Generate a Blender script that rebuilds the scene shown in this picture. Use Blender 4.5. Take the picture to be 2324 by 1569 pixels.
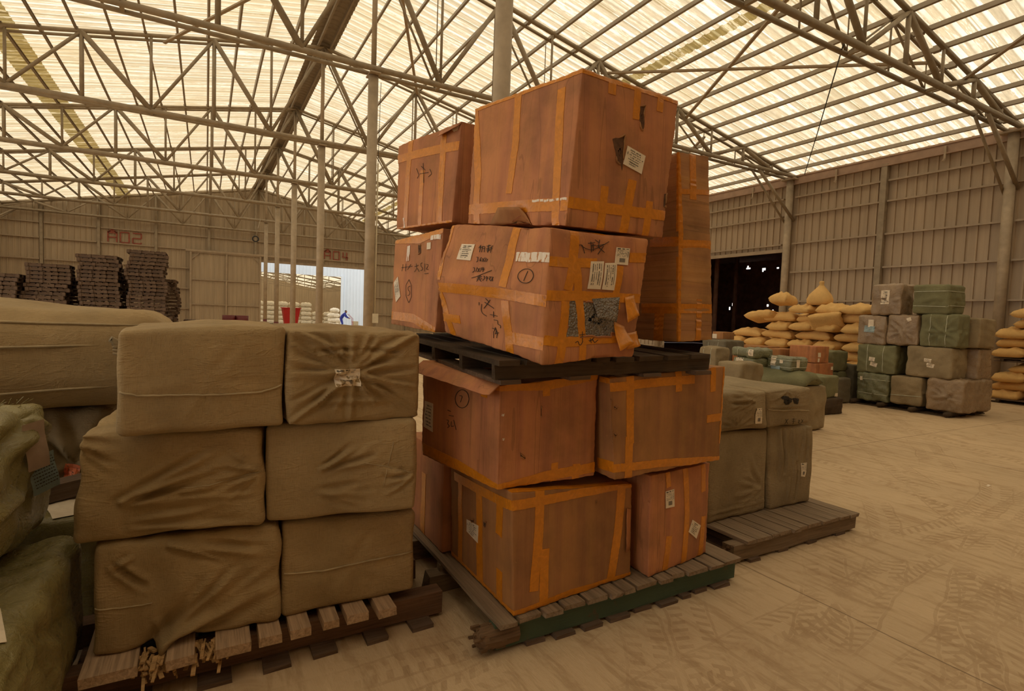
import bpy, bmesh, math, random
import numpy as np
from mathutils import Vector, Matrix
for o in list(bpy.data.objects): bpy.data.objects.remove(o)
S = bpy.context.scene
COL = S.collection
random.seed(7)
# ---------------------------------------------------------------- camera
W_, H_ = 2324, 1569
FPX, YAW, PITCH, ROLL, EYE = 1230.7, 0.5149, -0.05373, 0.03647, 1.55
cd = bpy.data.cameras.new('camera'); cam = bpy.data.objects.new('camera', cd); COL.objects.link(cam)
F = Vector((math.sin(YAW)*math.cos(PITCH), math.cos(YAW)*math.cos(PITCH), math.sin(PITCH)))
R0 = Vector((math.cos(YAW), -math.sin(YAW), 0)); U0 = R0.cross(F)
Rr = R0*math.cos(ROLL)+U0*math.sin(ROLL); Ur = -R0*math.sin(ROLL)+U0*math.cos(ROLL)
cam.matrix_world = Matrix(((Rr.x,Ur.x,-F.x,0),(Rr.y,Ur.y,-F.y,0),(Rr.z,Ur.z,-F.z,EYE),(0,0,0,1)))
cd.sensor_width = 36; cd.sensor_fit = 'HORIZONTAL'; cd.lens = FPX/W_*36; cd.clip_start = .05; cd.clip_end = 400
S.camera = cam
# ---------------------------------------------------------------- sky light
w = bpy.data.worlds.new('sky'); S.world = w; w.use_nodes = True
bg = w.node_tree.nodes['Background']; bg.inputs[0].default_value = (1,.95,.86,1); bg.inputs[1].default_value = 1.0
S.view_settings.view_transform = 'Standard'; S.view_settings.look = 'None'
S.view_settings.exposure = 0.80; S.view_settings.gamma = 1; S.view_settings.use_curve_mapping = False
S.cycles.max_bounces = 8; S.cycles.diffuse_bounces = 5; S.cycles.transmission_bounces = 6
# ---------------------------------------------------------------- node helpers
def lin(c): return tuple((v/255/12.92 if v/255 <= .04045 else ((v/255+.055)/1.055)**2.4) for v in c)+(1,)
class NT:
    def __init__(s, name):
        s.m = bpy.data.materials.new(name); s.m.use_nodes = True; s.t = s.m.node_tree
        s.b = s.t.nodes['Principled BSDF']; s.o = s.t.nodes['Material Output']
        s.tc = s.n('ShaderNodeTexCoord')
    def n(s, k): return s.t.nodes.new(k)
    def l(s, a, b): s.t.links.new(a, b)
    def put(s, v, sock):
        if hasattr(v, 'links') : s.l(v, sock)
        else: sock.default_value = v
    def m_(s, op, a, b=0.0, clamp=False):
        n = s.n('ShaderNodeMath'); n.operation = op; n.use_clamp = clamp; s.put(a, n.inputs[0]); s.put(b, n.inputs[1]); return n.outputs[0]
    def co(s, scale=(1,1,1), rot=(0,0,0), src='Object', loc=(0,0,0)):
        n = s.n('ShaderNodeMapping'); s.l(s.tc.outputs[src], n.inputs[0]); n.inputs['Scale'].default_value = scale
        n.inputs['Rotation'].default_value = rot; n.inputs['Location'].default_value = loc; return n.outputs[0]
    def noise(s, scale, detail=4, rough=.55, vec=None, dist=0):
        n = s.n('ShaderNodeTexNoise'); n.inputs['Scale'].default_value = scale; n.inputs['Detail'].default_value = detail
        n.inputs['Roughness'].default_value = rough; n.inputs['Distortion'].default_value = dist
        s.l(vec if vec is not None else s.tc.outputs['Object'], n.inputs['Vector']); return n.outputs[0]
    def ramp(s, f, stops):
        n = s.n('ShaderNodeValToRGB'); s.l(f, n.inputs[0]); e = n.color_ramp.elements
        while len(e) > 1: e.remove(e[-1])
        e[0].position = stops[0][0]; e[0].color = stops[0][1]
        for p, c in stops[1:]:
            q = e.new(p); q.color = c
        return n.outputs[0]
    def mix(s, f, a, b, mode='MIX'):
        n = s.n('ShaderNodeMix'); n.data_type = 'RGBA'; n.blend_type = mode; s.put(f, n.inputs[0]); s.put(a, n.inputs[6]); s.put(b, n.inputs[7]); return n.outputs[2]
    def bump(s, h, st=.3, d=.01, prev=None):
        n = s.n('ShaderNodeBump'); n.inputs['Strength'].default_value = st; n.inputs['Distance'].default_value = d; s.l(h, n.inputs['Height'])
        if prev is not None: s.l(prev, n.inputs['Normal'])
        return n.outputs[0]
    def fin(s, col=None, rough=None, nrm=None, metal=None, spec=None):
        if col is not None: s.put(col, s.b.inputs['Base Color'])
        if rough is not None: s.put(rough, s.b.inputs['Roughness'])
        if nrm is not None: s.l(nrm, s.b.inputs['Normal'])
        if metal is not None: s.put(metal, s.b.inputs['Metallic'])
        if spec is not None: s.put(spec, s.b.inputs['Specular IOR Level'])
        return s.m
def g(v, k=1): return tuple(x*k for x in v[:3])+(1,)
def simple(name, c, rough=.7, var=.25, scale=12, metal=0, bump=0):
    n = NT(name); f = n.noise(scale, 5)
    c1 = n.ramp(f, [(.3, g(c, 1-var)), (.7, g(c, 1+var))])
    return n.fin(c1, rough, n.bump(f, bump, .01) if bump else None, metal)
MATS = {}
# ---- cardboard kinds
def mk_card(name, c, hor=False):
    n = NT(name)
    st = n.noise(1, 5, .6, n.co((2,2,130) if hor else (130,130,1.0)))
    wide = n.noise(1, 3, .5, n.co((1,1,14) if hor else (14,14,.6)))
    dirt = n.noise(3.2, 6, .62)
    c1 = n.ramp(wide, [(.36, g((c[0],c[1]*.97,c[2]*1.08), .86)), (.5, g(c, 1.0)), (.64, g((c[0],c[1]*1.04,c[2]*.96), 1.08))])
    c2 = n.mix(n.m_('MULTIPLY', n.ramp(st, [(.60, (0,0,0,1)), (.68, (1,1,1,1))]), .26), c1, g(c, .45))
    lv = n.noise(1, 2, .4, n.co((.12,.12,9) if hor else (8,8,.12))); ln = n.m_('LESS_THAN', n.m_('ABSOLUTE', n.m_('SUBTRACT', lv, .5)), .0045); ln2 = n.m_('LESS_THAN', n.m_('ABSOLUTE', n.m_('SUBTRACT', lv, .58)), .003)
    c2 = n.mix(n.m_('MULTIPLY', ln, 0.0 if c[2] < .07 else .34), c2, g(c, .34))
    fac = n.ramp(dirt, [(.42, (0,0,0,1)), (.72, (1,1,1,1))])
    c3 = n.mix(n.m_('MULTIPLY', fac, .55), c2, g(lin((104,78,50)), .9))
    sc = n.noise(26, 6, .7)
    c4 = n.mix(n.m_('MULTIPLY', n.m_('GREATER_THAN', sc, .67), .3), c3, g(c, 1.35))
    b = n.bump(wide, .5, .006); b = n.bump(st, .35, .003, b)
    return n.fin(c4, .72, b, spec=.3)
MATS['card'] = mk_card('cardboard_red_brown', (.53,.215,.092))
MATS['card2'] = mk_card('cardboard_plain_brown', (.40,.185,.068))
MATS['card3'] = mk_card('cardboard_ribbed_tan', (.50,.25,.10), True)
def mk_tape(name, c, worn=False):
    n = NT(name); f = n.noise(22, 4, .6, dist=1.5); f2 = n.noise(1, 3, .5, n.co((160,160,9)))
    col = n.ramp(f, [(.35, g(c, .88)), (.6, g(c, 1.05)), (.8, g(c, 1.25))])
    if worn:
        k = n.m_('GREATER_THAN', n.noise(1, 4, .6, n.co((90,90,8))), .44); col = n.mix(k, g(c, .95), (.80,.70,.58,1))
    return n.fin(col, .3, n.bump(f2, .35, .002, n.bump(f, .35, .005)), spec=.5)
MATS['tape'] = mk_tape('amber_packing_tape', (.62,.22,.012))
MATS['worn'] = mk_tape('worn_silvery_tape', (.52,.2,.04), True)
# ---- woven wrap
def mk_weave(name, c, rough=.85, scale=1.0, shine=False, var=.22):
    n = NT(name)
    a = n.noise(1, 2, .5, n.co((30*scale,30*scale,520*scale))); b_ = n.noise(1, 2, .5, n.co((520*scale,520*scale,24*scale)))
    wv = n.m_('ADD', a, b_)
    big = n.noise(2.6, 5, .6); mid = n.noise(11, 5, .65, dist=1)
    c1 = n.ramp(big, [(.3, g(c, 1-var)), (.7, g(c, 1+var))])
    c2 = n.mix(n.m_('MULTIPLY', n.ramp(wv, [(.8, (1,1,1,1)), (1.15, (0,0,0,1))]), .38), c1, g(c, .52))
    wr = n.ramp(n.noise(1, 4, .6, n.co((4,4,17), (.0,.62,.3)), 1.2), [(.44, (0,0,0,1)), (.50, (1,1,1,1)), (.57, (0,0,0,1))])
    bp = n.bump(mid, .5 if not shine else .9, .012); bp = n.bump(n.m_('MULTIPLY', wr, n.ramp(big, [(.45, (0,0,0,1)), (.6, (1,1,1,1))])), .35, .008, bp); bp = n.bump(wv, .45, .002, bp)
    if shine:
        r = n.ramp(mid, [(.4, (.22,.22,.22,1)), (.65, (.5,.5,.5,1))]); return n.fin(c2, r, bp, spec=.6)
    return n.fin(c2, rough, bp, spec=.25)
MATS['jute'] = mk_weave('dusty_khaki_woven_wrap', (.37,.265,.135))
MATS['grey'] = mk_weave('grey_brown_woven_wrap', (.31,.235,.135))
MATS['film'] = mk_weave('grey_brown_filmed_wrap', (.32,.22,.13), shine=True)
MATS['green'] = mk_weave('green_woven_wrap', (.20,.19,.10))
MATS['greenfilm'] = mk_weave('green_filmed_wrap', (.185,.185,.10), shine=True)
MATS['olive'] = mk_weave('olive_green_woven_wrap', (.25,.205,.075), shine=True)
MATS['sack'] = mk_weave('yellow_woven_sack', (.74,.46,.17), var=.12)
MATS['whitesack'] = simple('pale_sack', (.75,.66,.5,1), .8)
MATS['cloth'] = mk_weave('grey_cloth', (.17,.145,.10))
MATS['rope'] = simple('twine', (.40,.31,.18,1), .8)
MATS['cord'] = simple('pale_cord', (.50,.50,.38,1), .7)
# ---- wood
def mk_wood(name, c, ax=1, paint=None):
    n = NT(name); sc = [60,60,60]; sc[ax] = 2.2
    gr = n.noise(1, 6, .65, n.co(tuple(sc)), .6); big = n.noise(5, 4)
    c1 = n.ramp(gr, [(.28, g(c, .45)), (.52, g(c, 1)), (.75, g(c, 1.35))])
    c1 = n.mix(n.m_('MULTIPLY', big, .35), c1, g(lin((140,112,80))))
    if paint:
        c1 = n.mix(n.ramp(n.noise(7, 6, .7), [(.3, (0,0,0,1)), (.42, (1,1,1,1))]), c1, paint)
    return n.fin(c1, .8, n.bump(gr, .8, .006), spec=.2)
MATS['wx'] = mk_wood('weathered_wood_x', (.20,.145,.095), 0)
MATS['wy'] = mk_wood('weathered_wood_y', (.25,.185,.125), 1)
MATS['redwood'] = mk_wood('dark_red_wood', (.135,.070,.042), 0)
MATS['pinkwood'] = mk_wood('pinkish_plank_ends', (.52,.36,.23), 1)
MATS['greenwood'] = mk_wood('green_painted_wood', (.09,.07,.05), 0, (.075,.105,.065,1))
MATS['rot'] = mk_wood('rotten_wood', (.15,.09,.05), 0)
MATS['oldpal'] = mk_wood('dark_old_pallet_wood', (.115,.078,.06), 0)
MATS['blackwood'] = mk_wood('blackened_wood', (.035,.026,.02), 0)
# ---- steel, sheet
MATS['steel'] = simple('painted_steel', (.31,.245,.165,1), .55, .18, 6)
MATS['steelcol'] = simple('painted_steel_column', (.40,.31,.21,1), .55, .16, 5)
MATS['purlin'] = simple('galvanised_purlin', (.30,.245,.18,1), .5, .12, 4)
MATS['girt'] = simple('galvanised_girt', (.38,.29,.195,1), .45, .12, 4)
MATS['fascia'] = simple('pinkish_gutter_steel', (.38,.25,.17,1), .6, .15, 4)
def mk_sheet(name, c, ax):
    n = NT(name); st = n.noise(1, 4, .6, n.co((6,6,.35))); d = n.noise(.7, 4)
    col = n.ramp(st, [(.3, g(c, .84)), (.7, g(c, 1.12))]); col = n.mix(n.m_('MULTIPLY', d, .35), col, g(c, .75))
    return n.fin(col, .55, n.bump(st, .1, .01))
MATS['sheet'] = mk_sheet('tan_profiled_sheet', (.44,.34,.225), 0)
MATS['sheetr'] = mk_sheet('grey_profiled_sheet', (.46,.35,.235), 1)
MATS['bluewhite'] = simple('pale_blue_sheet', (.70,.79,.90,1), .5, .03, 1)
MATS['black'] = simple('black_marker', (.03,.022,.016,1), .8, .1)
MATS['dark'] = simple('hole_shade_brown', (.11,.05,.022,1), .95, .4, 30)  # dark brown that paints the shade inside torn carton holes
MATS['darkroom'] = simple('inner_room_brown', (.40,.22,.15,1), .9, .4, 2)  # mottled brown for the inner room's shell and columns
MATS['paper'] = simple('off_white_paper', (.78,.66,.50,1), .6, .06, 30)
MATS['blue'] = simple('pale_blue_paper', (.30,.39,.41,1), .6, .08, 40)
MATS['orangelab'] = simple('orange_paper', (.62,.17,.07,1), .6, .1, 40)
MATS['inkm'] = simple('grey_print', (.07,.06,.05,1), .8, .1)
MATS['red'] = simple('red_paint', (.42,.012,.012,1), .5, .1)
MATS['redletter'] = simple('faded_red_paint', (.30,.075,.045,1), .7, .25, 8)
MATS['maroon'] = simple('maroon_drum', (.13,.014,.014,1), .5, .1)
MATS['cream'] = simple('cream_paint', (.66,.58,.42,1), .6, .1)
MATS['bluecloth'] = simple('blue_workwear', (.03,.05,.40,1), .8, .1)
MATS['skin'] = simple('skin', (.36,.19,.12,1), .6, .05)
MATS['hair'] = simple('black_hair', (.015,.012,.01,1), .7, .1)
MATS['blackm'] = simple('black_rubber', (.02,.02,.02,1), .6, .1)
MATS['splinter'] = mk_wood('fresh_split_wood', (.55,.34,.15), 0)
def mk_bubble():
    n = NT('bubble_wrap'); v = n.n('ShaderNodeTexVoronoi'); v.inputs['Scale'].default_value = 95; n.l(n.tc.outputs['Object'], v.inputs['Vector'])
    f = n.noise(14, 5, .7); h = n.m_('SUBTRACT', 1, v.outputs['Distance'])
    c = n.ramp(f, [(.35, (.13,.10,.075,1)), (.6, (.26,.21,.16,1)), (.72, (.55,.48,.38,1))])
    return n.fin(c, .18, n.bump(h, .9, .012, n.bump(f, .8, .02)), spec=.8)
MATS['bubble'] = mk_bubble()
# translucent roof sheet, lit by the sky behind it, with sunlit ribs painted in
def mk_roof(name, c, lo=.74):
    n = NT(name)
    st = n.noise(1, 5, .62, n.co((.25,7,.25))); fine = n.noise(1, 4, .7, n.co((5,30,5))); big = n.noise(.28, 4)
    f = n.m_('ADD', n.m_('MULTIPLY', st, .62), n.m_('MULTIPLY', fine, .38))
    col = n.ramp(f, [(.34, g(c, lo)), (.46, g(c, .80)), (.54, g(c, .93)), (.60, (.99,.93,.78,1))])
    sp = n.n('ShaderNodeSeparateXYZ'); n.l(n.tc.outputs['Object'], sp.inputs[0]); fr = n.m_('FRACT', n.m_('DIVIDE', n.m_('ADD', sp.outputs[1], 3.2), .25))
    sunlit_rib = n.m_('MULTIPLY', n.m_('GREATER_THAN', fr, .46), n.m_('LESS_THAN', fr, .84)); brk = n.ramp(n.noise(1, 3, .6, n.co((.9,2.2,.9))), [(.36, (0,0,0,1)), (.5, (1,1,1,1))])
    col = n.mix(n.m_('MULTIPLY', n.m_('MULTIPLY', sunlit_rib, brk), .62 if c[2] > .3 else .12), col, (1,.97,.86,1))  # ribs painted brighter, as if sunlit, in the sheet colour
    fr4 = n.m_('FRACT', n.m_('DIVIDE', n.m_('ADD', sp.outputs[1], 3.2), 1.0)); lap = n.m_('ADD', n.m_('LESS_THAN', n.m_('ABSOLUTE', n.m_('SUBTRACT', fr4, .40)), .012), n.m_('LESS_THAN', n.m_('ABSOLUTE', n.m_('SUBTRACT', fr4, .455)), .010))
    col = n.mix(n.m_('MULTIPLY', lap, .6), col, g((c[0]*.45, c[1]*.38, c[2]*.2)))
    col = n.mix(n.m_('MULTIPLY', n.ramp(big, [(.45, (0,0,0,1)), (.7, (1,1,1,1))]), .35), col, g((c[0]*.86, c[1]*.8, c[2]*.62)))
    tr = n.n('ShaderNodeBsdfTranslucent'); df = n.n('ShaderNodeBsdfDiffuse'); mx = n.n('ShaderNodeMixShader'); mx.inputs[0].default_value = .12
    n.l(col, tr.inputs[0]); df.inputs[0].default_value = (.5,.42,.28,1)
    n.l(tr.outputs[0], mx.inputs[1]); n.l(df.outputs[0], mx.inputs[2]); n.l(mx.outputs[0], n.o.inputs[0])
    return n.m
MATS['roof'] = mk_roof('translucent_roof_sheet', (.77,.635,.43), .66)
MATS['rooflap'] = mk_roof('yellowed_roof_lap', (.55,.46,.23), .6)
# ---------------------------------------------------------------- object helpers
def tag(o, label=None, cat=None, group=None, kind=None):
    if label and not 4 <= len(label.split()) <= 16: print('LABEL LENGTH', len(label.split()), label)
    if label: o['label'] = label
    if cat: o['category'] = cat
    if group: o['group'] = group
    if kind: o['kind'] = kind
    return o
def rawobj(name, verts, faces, mats, parent=None, smooth=False, mi=None, loc=(0,0,0)):
    me = bpy.data.meshes.new(name); me.from_pydata([tuple(v) for v in verts], [], faces)
    for m in (mats if isinstance(mats, (list, tuple)) else [mats]): me.materials.append(MATS[m] if isinstance(m, str) else m)
    if mi is not None: me.polygons.foreach_set('material_index', mi)
    if smooth: me.polygons.foreach_set('use_smooth', [True]*len(me.polygons))
    me.update(); o = bpy.data.objects.new(name, me); COL.objects.link(o); o.location = loc
    if parent is not None: o.parent = parent
    return o
def empty(name, loc, rz=0, rot=None):
    o = bpy.data.objects.new(name, None); COL.objects.link(o); o.location = loc; o.rotation_euler = rot or (0,0,rz); o.empty_display_size = .1; return o
class MB:
    def __init__(s): s.v = []; s.f = []; s.mi = []; s.k = 0
    def add(s, vs, fs):
        b = len(s.v); s.v += [tuple(v) for v in vs]; s.f += [tuple(i+b for i in f) for f in fs]; s.mi += [s.k]*len(fs)
    def box(s, c, d, rot=None):
        c = Vector(c); vs = []
        for z in (-.5,.5):
            for x, y in ((-.5,-.5),(.5,-.5),(.5,.5),(-.5,.5)):
                p = Vector((x*d[0], y*d[1], z*d[2]))
                if rot is not None: p = rot @ p
                vs.append(c+p)
        s.add(vs, [(3,2,1,0),(4,5,6,7),(0,1,5,4),(1,2,6,5),(2,3,7,6),(3,0,4,7)])
    def span(s, x0, x1, y0, y1, z0, z1): s.box(((x0+x1)/2,(y0+y1)/2,(z0+z1)/2), (x1-x0,y1-y0,z1-z0))
    def plank(s, x0, x1, y0, y1, z0, z1, j=.004, seg=6):
        """board with slightly uneven edges, long axis picked automatically"""
        lx, ly = x1-x0, y1-y0; ax = 0 if lx > ly else 1; vs = []; fs = []
        for i in range(seg+1):
            t = i/seg
            for a, c in ((0,0),(1,0),(1,1),(0,1)):
                q = [x0 + (t if ax == 0 else a)*lx, y0 + (t if ax == 1 else a)*ly, z0 + c*(z1-z0)]
                q[1-ax] += random.uniform(-j, j); q[2] += random.uniform(-j, j)*.5*c
                if i in (0, seg): q[ax] += random.uniform(-j, j)*1.5
                vs.append(q)
        for i in range(seg):
            b = i*4
            for k in range(4): fs.append((b+k, b+(k+1)%4, b+4+(k+1)%4, b+4+k) if ax == 0 else (b+k, b+4+k, b+4+(k+1)%4, b+(k+1)%4))
        fs += [(3,2,1,0), tuple(seg*4+k for k in range(4))] if ax == 0 else [(0,1,2,3), tuple(seg*4+3-k for k in range(4))]
        s.add(vs, fs)
    def bar(s, p0, p1, w, h=None, up=Vector((0,0,1))):
        p0 = Vector(p0); p1 = Vector(p1); h = h or w; d = (p1-p0).normalized(); x = d.cross(up)
        if x.length < 1e-4: x = d.cross(Vector((1,0,0)))
        x.normalize(); y = x.cross(d).normalized(); vs = []
        for p in (p0, p1):
            for a, b in ((-1,-1),(1,-1),(1,1),(-1,1)): vs.append(p+x*a*w/2+y*b*h/2)
        s.add(vs, [(3,2,1,0),(4,5,6,7),(0,1,5,4),(1,2,6,5),(2,3,7,6),(3,0,4,7)])
    def tube(s, pts, r, n=8, caps=True):
        pts = [Vector(p) for p in pts]; rs = r if isinstance(r, (list, tuple)) else [r]*len(pts); vs = []; fs = []
        x = None
        for i, p in enumerate(pts):
            d = (pts[min(i+1, len(pts)-1)]-pts[max(i-1, 0)]).normalized()
            if x is None:
                x = d.cross(Vector((0,0,1)))
                if x.length < 1e-3: x = Vector((1,0,0))
            x = (x-d*x.dot(d)).normalized(); y = d.cross(x)
            for k in range(n):
                a = 2*math.pi*k/n; vs.append(p+(x*math.cos(a)+y*math.sin(a))*rs[i])
        for i in range(len(pts)-1):
            for k in range(n): fs.append((i*n+k, i*n+(k+1)%n, (i+1)*n+(k+1)%n, (i+1)*n+k))
        if caps: fs += [tuple(range(n-1,-1,-1)), tuple((len(pts)-1)*n+k for k in range(n))]
        s.add(vs, fs)
    def build(s, name, mats, parent=None, smooth=False, loc=(0,0,0)):
        return rawobj(name, [tuple(Vector(v)-Vector(loc)) for v in s.v] if parent is None and tuple(loc) != (0,0,0) else s.v, s.f, mats, parent, smooth, s.mi, loc)
def struct(o): o['kind'] = 'structure'; return o
def copy_tree(o, parent=None):
    c = o.copy(); COL.objects.link(c)
    if parent is not None: c.parent = parent
    for ch in list(o.children): copy_tree(ch, c)
    return c
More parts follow.
